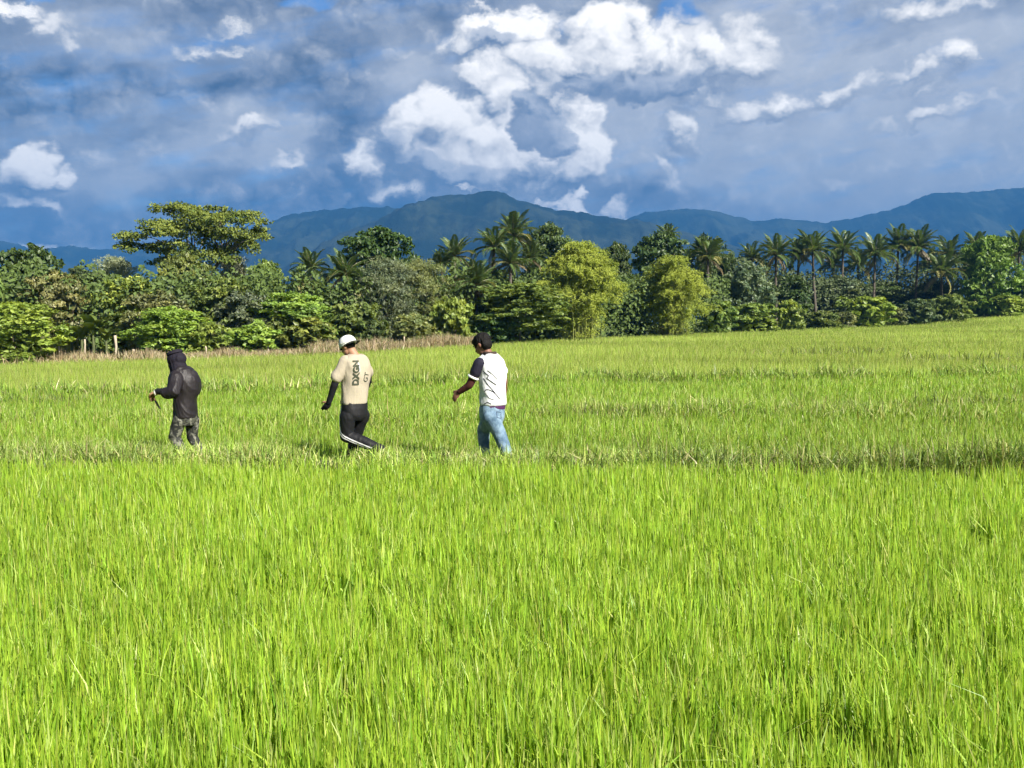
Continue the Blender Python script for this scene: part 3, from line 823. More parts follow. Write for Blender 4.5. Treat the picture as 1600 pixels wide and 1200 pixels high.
# --- broadleaf trees and shrubs:  name, px, top, width, offset behind the field edge, colour, crown start, label
TREES = [
 ('broadleaf_tree', 20, 472, 150, -3.5, 'fresh', .02, 'leafy light green tree at the left edge that reaches down to the field'),
 ('broadleaf_tree', 48, 384, 115, 10, 'dark', .15, 'dark-topped tall tree at the upper left edge of the wood'),
 ('broadleaf_tree', 92, 425, 105, 5, 'olive', .05, 'brownish olive tree left of the banana plants'),
 ('broadleaf_tree', 128, 418, 70, 9, 'dark', .15, 'small dark green tree left of the pale feathery tree'),
 ('feathery_tree', 180, 400, 80, 20, 'grey', .25, 'pale grey-green feathery tree at lower left of the big spreading tree'),
 ('broadleaf_tree', 205, 432, 110, 6, 'yellow', .10, 'yellow-green bushy tree below left of the big spreading tree'),
 ('broadleaf_tree', 245, 455, 110, 4, 'olive', .05, 'olive tree below the big spreading tree'),
 ('broadleaf_tree', 265, 480, 125, 0.5, 'fresh', .02, 'bright green bush-like tree behind the hooded man, right of the tallest fence post'),
 ('broadleaf_tree', 290, 396, 90, 10, 'mid', .15, 'dense green tree under the left half of the big spreading crown'),
 ('feathery_tree', 366, 398, 70, 20, 'grey', .25, 'pale feathery tree under the right half of the big spreading crown'),
 ('broadleaf_tree', 345, 432, 110, 5, 'mid', .05, 'mid green rounded tree right of the hooded man'),
 ('shrub', 325, 505, 70, -.3, 'fresh', .0, 'green shrub at the wood edge right of the hooded man'),
 ('broadleaf_tree', 418, 408, 70, 10, 'mid', .15, 'green tree standing right of the big spreading tree'),
 ('broadleaf_tree', 385, 455, 95, 3, 'blue', .05, 'bluish green tree between hooded man and capped man, nearer the hooded man'),
 ('broadleaf_tree', 455, 458, 150, 2.5, 'yellow', .08, 'wide flat-topped yellow-green tree left of the capped man'),
 ('shrub', 400, 510, 90, -.3, 'fresh', .0, 'low light green shrub midway between hooded man and capped man'),
 ('shrub', 470, 495, 100, -.3, 'mid', .0, 'dense mid green shrub just left of the white cap'),
 ('broadleaf_tree', 590, 356, 120, 16, 'dark', .30, 'dark green tree rising above the wood behind the capped man'),
 ('feathery_tree', 605, 402, 100, 4, 'blue', .02, 'tall dense grey-green tree column right of the capped man'),
 ('feathery_tree', 660, 405, 95, 5, 'olive', .05, 'soft olive feathery tree between the capped man and the palms'),
 ('shrub', 560, 475, 90, .5, 'mid', .0, 'dark leaved shrub directly behind the capped head'),
 ('shrub', 575, 500, 60, -.4, 'dark', .0, 'dark shrub right of the white cap at the field edge'),
 ('shrub', 645, 492, 80, -.4, 'olive', .0, 'olive brown shrub left of the spiky pandanus plant'),
 ('shrub', 708, 466, 70, .2, 'fresh', .0, 'large-leaved bright green shrub left of the bareheaded man'),
 ('broadleaf_tree', 855, 350, 85, 17, 'dark', .30, 'dark round tree top above the left bamboo clump'),
 ('broadleaf_tree', 812, 442, 150, .6, 'mid', .22, 'spreading tree with forked bare trunks behind the bareheaded man'),
 ('shrub', 765, 490, 80, 1.0, 'dark', .0, 'dark shrub in shade right behind the bareheaded man'),
 ('broadleaf_tree', 962, 380, 60, 12, 'dark', .20, 'small dark tree top between the two bamboo clumps'),
 ('broadleaf_tree', 1030, 362, 95, 14, 'dark', .25, 'dark tree top directly above the right bamboo clump'),
 ('broadleaf_tree', 1100, 368, 70, 14, 'dark', .20, 'dark green tree top right of the right bamboo clump'),
 ('broadleaf_tree', 1136, 396, 45, 10, 'dark', .10, 'slim dark tree left of the long palm row'),
 ('broadleaf_tree', 1165, 412, 85, 5, 'blue', .02, 'dense grey-green tree at the left end of the long palm row'),
 ('shrub', 1120, 470, 60, 1.5, 'mid', .0, 'shrub against the right flank of the right bamboo clump'),
 ('shrub', 1178, 475, 90, .2, 'fresh', .0, 'rounded light shrub below the left end of the long palm row'),
 ('shrub', 1232, 470, 50, -.2, 'fresh', .0, 'broad-leaved light green shrub left below the long palm row'),
 ('shrub', 1285, 486, 60, .4, 'mid', .0, 'low wide shrub beneath the third and fourth palms of the row'),
 ('shrub', 1350, 464, 85, .2, 'fresh', .0, 'large bright shrub below the middle of the long palm row'),
 ('shrub', 1318, 488, 40, -.2, 'olive', .0, 'small olive shrub left of the largest shrub under the palms'),
 ('shrub', 1435, 468, 60, .2, 'blue', .0, 'dark bluish shrub below the tallest palms of the row'),
 ('shrub', 1486, 460, 65, 0, 'mid', .0, 'leafy shrub left of the tall dense tree near the right edge'),
 ('broadleaf_tree', 1540, 368, 90, 3, 'mid', .01, 'tall dense green tree leafy to the ground near the right edge'),
 ('shrub', 1570, 462, 60, 0, 'yellow', .0, 'yellowish shrub at the foot of the tall dense right tree'),
 ('shrub', 1394, 480, 40, .5, 'olive', .0, 'small dull shrub between the two larger shrubs under the palms'),
 ('broadleaf_tree', 1610, 425, 90, 4, 'dark', .02, 'dark tree cut by the right edge of the picture'),
 ('broadleaf_tree', -40, 410, 130, 4, 'mid', .02, 'green tree mostly beyond the left edge of the picture'),
 # shaded thicket behind the palms and bushes
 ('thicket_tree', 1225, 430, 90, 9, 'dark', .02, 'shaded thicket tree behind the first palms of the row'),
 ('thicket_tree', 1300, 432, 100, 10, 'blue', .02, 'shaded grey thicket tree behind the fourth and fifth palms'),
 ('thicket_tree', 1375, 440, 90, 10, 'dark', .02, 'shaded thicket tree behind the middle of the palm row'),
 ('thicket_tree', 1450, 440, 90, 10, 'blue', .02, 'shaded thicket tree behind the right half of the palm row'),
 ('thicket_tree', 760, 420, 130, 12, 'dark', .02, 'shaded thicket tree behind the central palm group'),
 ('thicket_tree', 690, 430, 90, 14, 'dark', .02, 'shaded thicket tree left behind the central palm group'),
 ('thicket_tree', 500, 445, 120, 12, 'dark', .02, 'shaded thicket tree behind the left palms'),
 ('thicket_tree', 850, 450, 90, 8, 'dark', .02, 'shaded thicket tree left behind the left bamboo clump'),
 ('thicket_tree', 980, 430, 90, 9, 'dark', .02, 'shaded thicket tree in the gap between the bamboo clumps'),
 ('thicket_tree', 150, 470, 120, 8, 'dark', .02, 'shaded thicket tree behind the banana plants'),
]
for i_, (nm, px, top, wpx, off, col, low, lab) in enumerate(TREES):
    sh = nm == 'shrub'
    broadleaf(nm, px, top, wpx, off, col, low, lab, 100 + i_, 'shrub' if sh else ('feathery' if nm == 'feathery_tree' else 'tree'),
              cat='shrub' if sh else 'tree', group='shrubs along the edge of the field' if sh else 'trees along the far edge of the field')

# --- the undergrowth that closes the wood behind the first row
rng = np.random.default_rng(77)
n_ = 70000
pxs = rng.uniform(-120, 1720, n_)
xy = np.array([place(p_, 0) for p_ in np.linspace(-140, 1740, 95)])
ux = np.interp(pxs, np.linspace(-140, 1740, 95), xy[:, 0]); uy = np.interp(pxs, np.linspace(-140, 1740, 95), xy[:, 1])
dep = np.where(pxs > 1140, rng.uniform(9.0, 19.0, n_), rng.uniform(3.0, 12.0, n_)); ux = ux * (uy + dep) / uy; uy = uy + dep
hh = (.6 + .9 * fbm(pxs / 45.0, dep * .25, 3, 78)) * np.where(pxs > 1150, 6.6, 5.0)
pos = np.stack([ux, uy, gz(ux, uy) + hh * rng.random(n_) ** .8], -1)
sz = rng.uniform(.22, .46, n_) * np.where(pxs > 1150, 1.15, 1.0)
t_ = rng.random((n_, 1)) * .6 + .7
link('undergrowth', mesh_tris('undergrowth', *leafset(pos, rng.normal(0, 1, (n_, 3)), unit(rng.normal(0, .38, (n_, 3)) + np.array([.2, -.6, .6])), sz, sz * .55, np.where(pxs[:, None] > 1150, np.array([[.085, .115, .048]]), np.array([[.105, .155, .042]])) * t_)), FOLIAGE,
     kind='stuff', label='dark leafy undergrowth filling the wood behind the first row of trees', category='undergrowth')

# --- coconut palms
def frond_mesh(name, L, arch, seed, cA, cB, npair=34):
    """a feather leaf in its own frame: grows along +x from the origin, z up"""
    rng = np.random.default_rng(seed)
    ts = np.linspace(0, 1, 9)
    xs, zs, ang = [0.0], [0.0], 0.0
    for t in ts[1:]:
        a = -arch * t ** 1.2
        xs.append(xs[-1] + math.cos(a) * L / 8); zs.append(zs[-1] + math.sin(a) * L / 8)
    path = np.stack([xs, np.zeros(9), zs], -1)
    V, T = tube(path, [.07 * (1 - .85 * t) for t in ts], 4)
    parts = [(V, T, np.tile(np.array([[.16, .15, .05]]), (len(V), 1)))]
    tt = np.repeat(np.linspace(.12, .99, npair), 2)
    sd = np.tile([-1., 1.], npair)
    n = len(tt)
    p = np.stack([np.interp(tt, ts, path[:, j]) for j in range(3)], -1)
    ll = L * .27 * np.clip(np.sin(np.pi * (tt * .82 + .12)), .15, 1) * rng.uniform(.85, 1.1, n)
    dx = .55 + .3 * tt
    ax = unit(np.stack([dx, sd * 1.0, -.55 - .35 * rng.random(n)], -1))
    nr = unit(np.stack([np.zeros(n) + .1, -sd * .5, np.ones(n)], -1))
    t_ = rng.random((n, 1))
    tint = np.array(cA) * (1 - t_) + np.array(cB) * t_
    parts.append(leafset(p + ax * ll[:, None] * .48, ax, nr, ll, np.full(n, .12 * L / 4), tint))
    return mesh_tris(name, *join(parts))
GRN = ((.070, .125, .034), (.155, .225, .065)); YEL = ((.24, .25, .08), (.38, .36, .15)); DRY = ((.16, .125, .065), (.27, .215, .12))
FR = {'up': frond_mesh('frond_up', 4.0, .9, 1, *GRN), 'mid': frond_mesh('frond_mid', 4.2, 1.7, 2, *GRN), 'low': frond_mesh('frond_low', 4.2, 1.9, 3, *GRN),
      'yel': frond_mesh('frond_yellow', 4.0, 1.5, 4, *YEL), 'dry': frond_mesh('frond_dry', 3.6, 1.1, 5, *DRY)}
for me in FR.values(): me.materials.append(FROND)
def palm(px, top, off, span, label, seed, group, dry=2, nfr=28):
    rng = np.random.default_rng(seed)
    x, y = place(px, off); z0 = float(gz(x, y)); base = Vector((x, y, z0))
    L = span * .40 / F * y                        # frond reach
    zt = float(at(px, top, y)[2]) - L * .72
    o = thing('coconut_palm', label, 'palm', base, group)
    lx = rng.normal(0, .5)
    path = [(lx * (t - 1) ** 2 * -1 + 0 if False else lx * math.sin(t * 1.5) * .5, 0, (zt - z0) * t) for t in np.linspace(0, 1, 7)]
    V, T = tube(path, [.20 - .08 * t + (.08 if t == 0 else 0) for t in np.linspace(0, 1, 7)], 8)
    link('trunk', mesh_tris('trunk', V, T, smooth=True), PALMBARK, o)
    hub = Vector(path[-1])
    s_ = L / 3.5
    for i_ in range(nfr):
        u = i_ / (nfr - 1)
        el = 1.50 - 1.40 * u ** 1.15 + rng.normal(0, .10)
        kind = 'up' if u < .35 else ('mid' if u < .75 else 'low')
        if i_ >= nfr - dry: kind, el = ('dry' if rng.random() < .6 else 'yel'), -.10 + rng.normal(0, .25)
        elif u > .6 and rng.random() < .18: kind = 'yel'
        f_ = link('frond', FR[kind], None, o)
        f_.location = hub
        f_.rotation_euler = (rng.normal(0, .15), -el, i_ * 2.39996 + rng.normal(0, .2))
        q = s_ * rng.uniform(.85, 1.1)
        f_.scale = (q, q, q)
G1 = 'coconut palms behind the men'; G2 = 'long row of coconut palms on the right'
PALMS = [
 (488, 396, 9, 85, 'leftmost coconut palm, slim upright fronds left of the capped man', G1, 1), (470, 425, 6, 70, 'low palm with pale fronds just below the leftmost palm', G1, 3), (540, 402, 6, 100, 'palm with pale bent fronds above the capped man', G1, 3), (566, 430, 5, 70, 'small palm with tan hanging fronds right above the white cap', G1, 5),
 (716, 374, 8, 95, 'left tall palm of the central group', G1, 2), (764, 360, 9, 95, 'second tall palm of the central group', G1, 2), (806, 340, 10, 100, 'highest palm of the central group, above the bareheaded man', G1, 2), (745, 415, 4, 110, 'low broad palm with drooping fronds in front of the central group', G1, 4),
 (792, 388, 6, 85, 'palm crown below the highest central palm', G1, 3), (835, 385, 8, 70, 'palm at the right of the central group beside the bamboo', G1, 2), (690, 395, 8, 65, 'small palm crown at the left of the central group', G1, 1),
 (1040, 354, 18, 55, 'lone palm crown poking above the dark trees over the right bamboo', G1, 0), (1102, 378, 8, 90, 'palm with long hanging fronds right of the right bamboo clump', G1, 4),
 (1172, 384, 10, 65, 'first palm at the left end of the long row', G2, 1), (1212, 374, 8, 85, 'second palm of the long row counted from its left end', G2, 3), (1243, 376, 11, 75, 'third palm of the long row counted from its left end', G2, 2), (1276, 366, 7, 90, 'fourth palm of the long row, with bleached hanging fronds', G2, 4),
 (1316, 366, 9, 85, 'fifth palm of the long row counted from its left end', G2, 1), (1362, 373, 7, 90, 'sixth palm of the long row, left of the tallest pair', G2, 2), (1395, 360, 10, 85, 'left one of the two tallest palms in the row', G2, 2), (1426, 362, 8, 90, 'right one of the two tallest palms, with tan skirt of dead fronds', G2, 5),
 (1470, 400, 4, 90, 'lower palm with arching fronds right of the tallest pair', G2, 3), (1476, 376, 11, 75, 'palm behind the lower arching palm near the right', G2, 1), (1518, 368, 10, 70, 'palm left behind the tall dense tree near the right edge', G2, 2), (1592, 366, 6, 90, 'last palm of the row at the right edge of the picture', G2, 3), (1340, 392, 12, 70, 'shorter palm set back between fifth and sixth of the row', G2, 2),
 (1296, 395, 12, 65, 'shorter palm set back between fourth and fifth of the row', G2, 2), (1445, 395, 13, 65, 'short set-back palm in the gap right of the tallest pair', G2, 2),
]
for i_, (px, top, off, span, lab, g_, dry) in enumerate(PALMS):
    palm(px, top, off, span, lab, 300 + i_, g_, dry)

# --- bamboo clumps
def bamboo(px, top, wpx, off, label, seed, n=11000):
    rng = np.random.default_rng(seed)
    x, y = place(px, off); z0 = float(gz(x, y)); base = (x, y, z0)
    H = float(at(px, top, y)[2]) - z0; R = wpx * .5 / F * y
    o = thing('bamboo_clump', label, 'bamboo', base, 'bamboo clumps')
    ps, pos, ax, t_ = [], [], [], []
    nc = 60
    per = n // nc
    sheaf = rng.uniform(0, 2 * math.pi, 9)
    for i_ in range(nc):
        a = sheaf[i_ % 9] + rng.normal(0, .22); rr = min(1.05, .15 + .8 * (i_ / nc) + rng.normal(0, .12))
        tip = np.array([math.cos(a) * rr * R, math.sin(a) * rr * R * .8, H * (1.0 - .50 * max(rr, 0) ** 2.4) * rng.uniform(.78, 1.02)])
        b0 = np.array([math.cos(a) * rr * R * .34, math.sin(a) * rr * R * .34, 0])
        ts = np.linspace(0, 1, 9)
        bowz = np.sin(ts * (1.72 + .45 * rr)); bowz = bowz / bowz.max()
        path = np.stack([b0[0] + (tip[0] - b0[0]) * ts ** 2.2, b0[1] + (tip[1] - b0[1]) * ts ** 2.2, tip[2] * bowz], -1)
        ps.append(tube(path, [.04 * (1 - .85 * t) for t in ts], 5))
        m_ = rng.beta(1.5, 1.0, per) * .96 + .04
        tw = np.round(m_ * 14) / 14 + rng.normal(0, .012, per)                     # leaves gather on side twigs
        c = np.stack([np.interp(tw, ts, path[:, j_]) for j_ in range(3)], -1)
        twd = unit(np.stack([np.cos(np.round(m_ * 14) * 2.4 + i_), np.sin(np.round(m_ * 14) * 2.4 + i_), np.full(per, -.25)], -1))
        ln_t = rng.random(per)[:, None] * (.25 + .75 * np.sin(np.pi * np.clip(m_, .1, .95)))[:, None] * R / 3.0
        g = twd * ln_t + rng.normal(0, .10, (per, 3)) + np.array([0, 0, -.12]) * ln_t ** 2
        pos.append(c + g); ax.append(unit(twd * .7 + np.array([0, 0, -.15]) + rng.normal(0, .45, (per, 3))))
        t_.append(np.clip(rng.random() * .6 + rng.normal(.2, .12, per), 0, 1))
    pos, ax, t_ = np.concatenate(pos), np.concatenate(ax), np.concatenate(t_)[:, None]
    pos[:, 2] = np.maximum(pos[:, 2], .15)
    k_ = len(pos)
    tint = np.array((.19, .25, .030)) * (1 - t_) + np.array((.37, .42, .065)) * t_
    ln = rng.uniform(.17, .34, k_)
    V, T, C = leafset(pos, ax, unit(rng.normal(0, .55, (k_, 3)) + np.array([.35, -.75, .6])), ln, ln * .20, tint)
    link('crown', mesh_tris('crown', V, T, C), FOLIAGE, o)
    V, T = joinVT(ps)
    link('culms', mesh_tris('culms', V, T, smooth=True), CULM, o)
bamboo(905, 376, 180, .8, 'tall left bamboo clump with feathery yellow-green leaves', 401, 40000)
bamboo(1045, 398, 160, 1.2, 'lower right bamboo clump with feathery yellow-green leaves', 402, 34000)

# --- banana plants
def banana(px, off, hpx, label, seed):
    rng = np.random.default_rng(seed)
    x, y = place(px, off); z0 = float(gz(x, y)); base = (x, y, z0)
    H = hpx / F * y
    o = thing('banana_plant', label, 'banana plant', base, 'banana plants at the left')
    V, T = tube([(0, 0, 0), (.03, 0, H * .3), (0, .02, H * .55)], [.11, .09, .05], 8)
    link('stem', mesh_tris('stem', V, T, smooth=True), BANSTEM, o)
    for i_ in range(8):
        a = i_ * 2.4 + rng.normal(0, .3); L = H * rng.uniform(.5, .68); el = rng.uniform(.75, 1.35)
        ts = np.linspace(0, 1, 7)
        ang = el - 1.7 * ts ** 1.5
        st = np.stack([np.cos(ang), np.sin(ang)], -1) * L / 6
        rz = np.concatenate([[[0, 0]], np.cumsum(st[:-1], 0)])
        w_ = .19 * L * np.array([.15, .7, 1, 1, .9, .6, .05])
        ca, sa = math.cos(a), math.sin(a)
        V = []
        for (r_, z_), ww in zip(rz, w_):
            for s_, dz in ((-1, .25), (0, 0), (1, .25)):
                V.append((r_ * ca - s_ * ww * sa, r_ * sa + s_ * ww * ca, H * .52 + z_ + dz * ww))
        T = []
        for j in range(6):
            for q in range(2):
                b_ = j * 3 + q
                T += [(b_, b_ + 1, b_ + 4), (b_, b_ + 4, b_ + 3)]
        V = np.array(V)
        t_ = rng.random()
        C = np.tile(np.array((.075, .125, .022)) * (1 - t_) + np.array((.15, .19, .045)) * t_, (len(V), 1))
        link('leaf', mesh_tris('leaf', V, T, C), FOLIAGE, o)
banana(128, 1.2, 70, 'left banana plant before the olive tree', 501)
banana(146, .8, 80, 'tallest banana plant left of the tallest fence post', 502)
banana(166, 1.5, 62, 'right banana plant near the tallest fence post', 503)
banana(112, 2.5, 60, 'small banana plant farthest left, partly behind the others', 504)

# --- spiky pandanus
def pandanus(px, off, label):
    rng = np.random.default_rng(9)
    x, y = place(px, off); base = (x, y, float(gz(x, y)))
    o = thing('pandanus_plant', label, 'plant', base)
    V, T = tube([(0, 0, 0), (0, 0, .35)], [.10, .06], 7)
    link('stem', mesh_tris('stem', V, T), BARK, o)
    for i_ in range(13):
        a = i_ * 2.4; el = 1.45 - i_ * .085; L = rng.uniform(1.0, 1.5)
        ts = np.linspace(0, 1, 5); ang = el - .9 * ts ** 2
        r_ = np.concatenate([[0], np.cumsum(np.cos(ang[:-1]) * L / 4)]); z_ = np.concatenate([[0], np.cumsum(np.sin(ang[:-1]) * L / 4)])
        V = []
        for j in range(5):
            ww = .055 * (1 - ts[j]) + .004
            for s_ in (-1, 1): V.append((r_[j] * math.cos(a) - s_ * ww * math.sin(a), r_[j] * math.sin(a) + s_ * ww * math.cos(a), .3 + z_[j]))
        T = []
        for j in range(4): T += [(2 * j, 2 * j + 1, 2 * j + 3), (2 * j, 2 * j + 3, 2 * j + 2)]
        C = np.tile(np.array([[.22, .22, .07]]) * rng.uniform(.7, 1.2), (10, 1))
        link('leaf', mesh_tris('leaf', np.array(V), T, C), FOLIAGE, o)
pandanus(684, -1.4, 'spiky pale pandanus-like plant at the field edge left of the bareheaded man')

# --- fence posts at the field edge
POSTS = [(182, 524, 563, 'tallest pale fence post left of the hooded man'), (208, 546, 560, 'short pale fence stub right of the tallest post'), (93, 530, 571, 'thin leaning fence post farthest left'), (134, 530, 566, 'dark thin fence post below the banana plants'),
         (498, 540, 560, 'pale fence post left of the capped man'), (518, 541, 556, 'short fence post just left of the white cap'), (419, 540, 558, 'thin pale fence stake between hooded man and capped man'), (632, 526, 548, 'fence post right of the capped man'), (322, 541, 557, 'tilted fence stub in dry grass right of the hooded man')]
for i_, (px, yt, yb, lab) in enumerate(POSTS):
    rng = np.random.default_rng(600 + i_)
    x, y = place(px, -2.2)
    b0 = np.array([x, y, float(gz(x, y))]); top_ = at(px + rng.uniform(-3, 1), yt, y)
    r0 = .075 if i_ in (0, 1) else .05
    ts = np.linspace(0, 1, 6)
    pth = [b0 * 0 + (top_ - b0) * t + np.array([rng.normal(0, .012), rng.normal(0, .012), 0]) for t in ts]
    pth[0] = np.array([0, 0, -.15])
    V, T = tube(pth, [r0 * rng.uniform(.85, 1.1) for _ in ts], 7)
    o = link('fence_post', mesh_tris('fence_post', V, T), WOOD, None, label=lab, category='fence post', group='fence posts below the trees')
    o.location = b0
# ------------------------------------------------------------------ people
def nrm(v):
    v = np.array(v, float); return v / (np.linalg.norm(v) + 1e-9)

def sweep(centres, As, Bs, n=20, sq=1.0):
    """closed loft through ellipses centre + a cos + b sin, capped at both ends"""
    V, T = [], []
    for c, a, b_ in zip(centres, As, Bs):
        c, a, b_ = map(np.array, (c, a, b_))
        for j in range(n):
            g = 2 * math.pi * j / n
            cs, sn = math.cos(g), math.sin(g)
            V.append(c + a * math.copysign(abs(cs) ** sq, cs) + b_ * math.copysign(abs(sn) ** sq, sn))
    m_ = len(centres)
    for i_ in range(m_ - 1):
        for j in range(n):
            p_, q_ = i_ * n + j, i_ * n + (j + 1) % n
            T += [(p_, q_, q_ + n), (p_, q_ + n, p_ + n)]
    V.append(np.array(centres[0])); V.append(np.array(centres[-1])); e = len(V)
    for j in range(n):
        T.append((e - 2, (j + 1) % n, j)); T.append((e - 1, (m_ - 1) * n + j, (m_ - 1) * n + (j + 1) % n))
    return np.array(V, float), np.array(T)

def capsule(p0, r0, p1, r1, n=14):
    p0, p1 = np.array(p0, float), np.array(p1, float); t = nrm(p1 - p0)
    a = nrm(np.cross(t, [.31, .9, .17])); b_ = np.cross(t, a)
    C_, R_ = [], []
    for q in (-.97, -.8, -.5): C_.append(p0 + t * r0 * q); R_.append(r0 * math.sqrt(1 - q * q))
    for q in (0, .5, 1): C_.append(p0 + (p1 - p0) * q); R_.append(r0 + (r1 - r0) * q)
    for q in (.5, .8, .97): C_.append(p1 + t * r1 * q); R_.append(r1 * math.sqrt(1 - q * q))
    return sweep(C_, [a * r for r in R_], [b_ * r for r in R_], n)

def chain(pts, radii):
    return [capsule(pts[i_], radii[i_], pts[i_ + 1], radii[i_ + 1]) for i_ in range(len(pts) - 1)]

def ellipsoid(c, ax, n=16):
    """ax: three half-axis vectors"""
    c = np.array(c, float); ax = [np.array(q, float) for q in ax]
    zs = np.cos(np.linspace(math.pi * .96, math.pi * .04, 11))
    return sweep([c + ax[2] * z for z in zs], [ax[0] * math.sqrt(1 - z * z) for z in zs], [ax[1] * math.sqrt(1 - z * z) for z in zs], n)

def frame(f):
    """forward, right and up of a head that looks along f"""
    f = nrm(f); r = nrm(np.cross(f, [0, 0, 1])); return f, r, np.cross(r, f)

def fuse(name, prims, voxel, mat, parent, smooth=3, fold=0.0, seed=0, fs=9.0):
    """one continuous skin over overlapping closed shapes"""
    V, T = joinVT(prims)
    me = mesh_tris('tmp', V, T)
    ob = bpy.data.objects.new('tmp', me); COL.objects.link(ob)
    r = ob.modifiers.new('r', 'REMESH'); r.mode = 'VOXEL'; r.voxel_size = voxel
    s_ = ob.modifiers.new('s', 'SMOOTH'); s_.iterations = smooth; s_.factor = .5
    dg = bpy.context.evaluated_depsgraph_get(); dg.update()
    out = bpy.data.meshes.new_from_object(ob.evaluated_get(dg))
    bpy.data.objects.remove(ob); bpy.data.meshes.remove(me)
    out.name = name
    n = len(out.vertices)
    co = np.zeros(n * 3, np.float32); out.vertices.foreach_get('co', co); co = co.reshape(-1, 3)
    if fold:
        no = np.zeros(n * 3, np.float32); out.vertices.foreach_get('normal', no); no = no.reshape(-1, 3)
        u = (co[:, 0] * .8 - co[:, 1] * .6) * fs + co[:, 2] * fs * .30; v = co[:, 2] * fs * .22 + co[:, 1] * fs * .3
        d_ = 1 - np.abs(fbm(u, v, 3, seed) * 2 - 1) * 1.6
        co = co + no * (d_ * fold)[:, None]
        out.vertices.foreach_set('co', co.astype(np.float32).ravel())
    out.polygons.foreach_set('use_smooth', np.ones(len(out.polygons), bool))
    out.update()
    out.materials.clear()
    return link(name, out, mat, parent)

def bvh(o):
    me = o.data
    return BVHTree.FromPolygons([v.co[:] for v in me.vertices], [p_.vertices[:] for p_ in me.polygons])

def decal(name, tree, V, T, direction, mat, parent, lift=.004):
    """lay a flat print on a garment: every vertex is cast along direction onto the cloth"""
    d_ = Vector(direction).normalized()
    out = []
    last = None
    for v in V:
        p_ = Vector(v)
        h = tree.ray_cast(p_ - d_ * 1.0, d_)
        q = h[0] if h[0] is not None else (last or p_)
        last = q
        out.append(q - d_ * lift)
    return link(name, mesh_tris(name, np.array([o_[:] for o_ in out]), T), mat, parent)

def ribbon(pts, width, nrm_dir, sub=8):
    """flat strip along a polyline, in the plane across nrm_dir"""
    pts = np.array(pts, float); P_ = []
    for a, b_ in zip(pts[:-1], pts[1:]):
        for t in np.linspace(0, 1, sub, endpoint=False): P_.append(a + (b_ - a) * t)
    P_.append(pts[-1]); P_ = np.array(P_)
    tg = np.gradient(P_, axis=0); sd = np.cross(tg, nrm_dir); sd = unit(sd)
    V = np.stack([P_ - sd * width / 2, P_ + sd * width / 2], 1).reshape(-1, 3)
    T = []
    for i_ in range(len(P_) - 1): T += [(2 * i_, 2 * i_ + 1, 2 * i_ + 3), (2 * i_, 2 * i_ + 3, 2 * i_ + 2)]
    return V, np.array(T)

def text_mesh(body, size, O, ux, vx, bold=.012):
    cu = bpy.data.curves.new('txt', 'FONT'); cu.body = body; cu.size = 1.0; cu.offset = bold; cu.resolution_u = 4
    ob = bpy.data.objects.new('txt', cu); COL.objects.link(ob)
    dg = bpy.context.evaluated_depsgraph_get(); dg.update()
    me = bpy.data.meshes.new_from_object(ob.evaluated_get(dg))
    bm = bmesh.new(); bm.from_mesh(me); bmesh.ops.triangulate(bm, faces=bm.faces)
    bmesh.ops.subdivide_edges(bm, edges=[e for e in bm.edges if e.calc_length() > .12], cuts=4)
    bmesh.ops.triangulate(bm, faces=bm.faces)
    bm.verts.ensure_lookup_table()
    V = np.array([v.co[:] for v in bm.verts]); T = np.array([[v.index for v in f_.verts] for f_ in bm.faces])
    bm.free(); bpy.data.objects.remove(ob); bpy.data.meshes.remove(me); bpy.data.curves.remove(cu)
    V = V - V.min(0); wid = V[:, 0].max()
    return np.array(O) + V[:, :1] * size * np.array(ux) + V[:, 1:2] * size * np.array(vx), T, wid * size

def hand(wrist, d_, pn, th, s_=1.0, curl=.5):
    """palm and five bent fingers: d_ along the hand, pn palm normal (fingers curl towards it), th thumb side"""
    w = np.array(wrist, float); d_ = nrm(d_); pn = nrm(pn); th = nrm(th)
    ps = [ellipsoid(w + d_ * .045 * s_, (d_ * .055 * s_, th * .042 * s_, pn * .020 * s_))]
    for i_, (L, o_) in enumerate(((.068, .032), (.076, .011), (.070, -.011), (.054, -.031))):
        b0 = w + d_ * .082 * s_ + th * o_ * s_
        m_ = b0 + nrm(d_ + pn * curl * .7) * L * .5 * s_
        e = m_ + nrm(d_ * (1 - curl * .6) + pn * curl * 1.5) * L * .5 * s_
        ps += chain([b0 - d_ * .02, b0, m_, e], [.0105 * s_, .0105 * s_, .0095 * s_, .008 * s_])
    t0 = w + d_ * .025 * s_ + th * .035 * s_; t1 = t0 + nrm(th * .8 + d_ * .7 + pn * .3) * .04 * s_; t2 = t1 + nrm(d_ + pn * .5 + th * .1) * .032 * s_
    ps += chain([t0, t1, t2], [.014 * s_, .012 * s_, .009 * s_])
    return ps

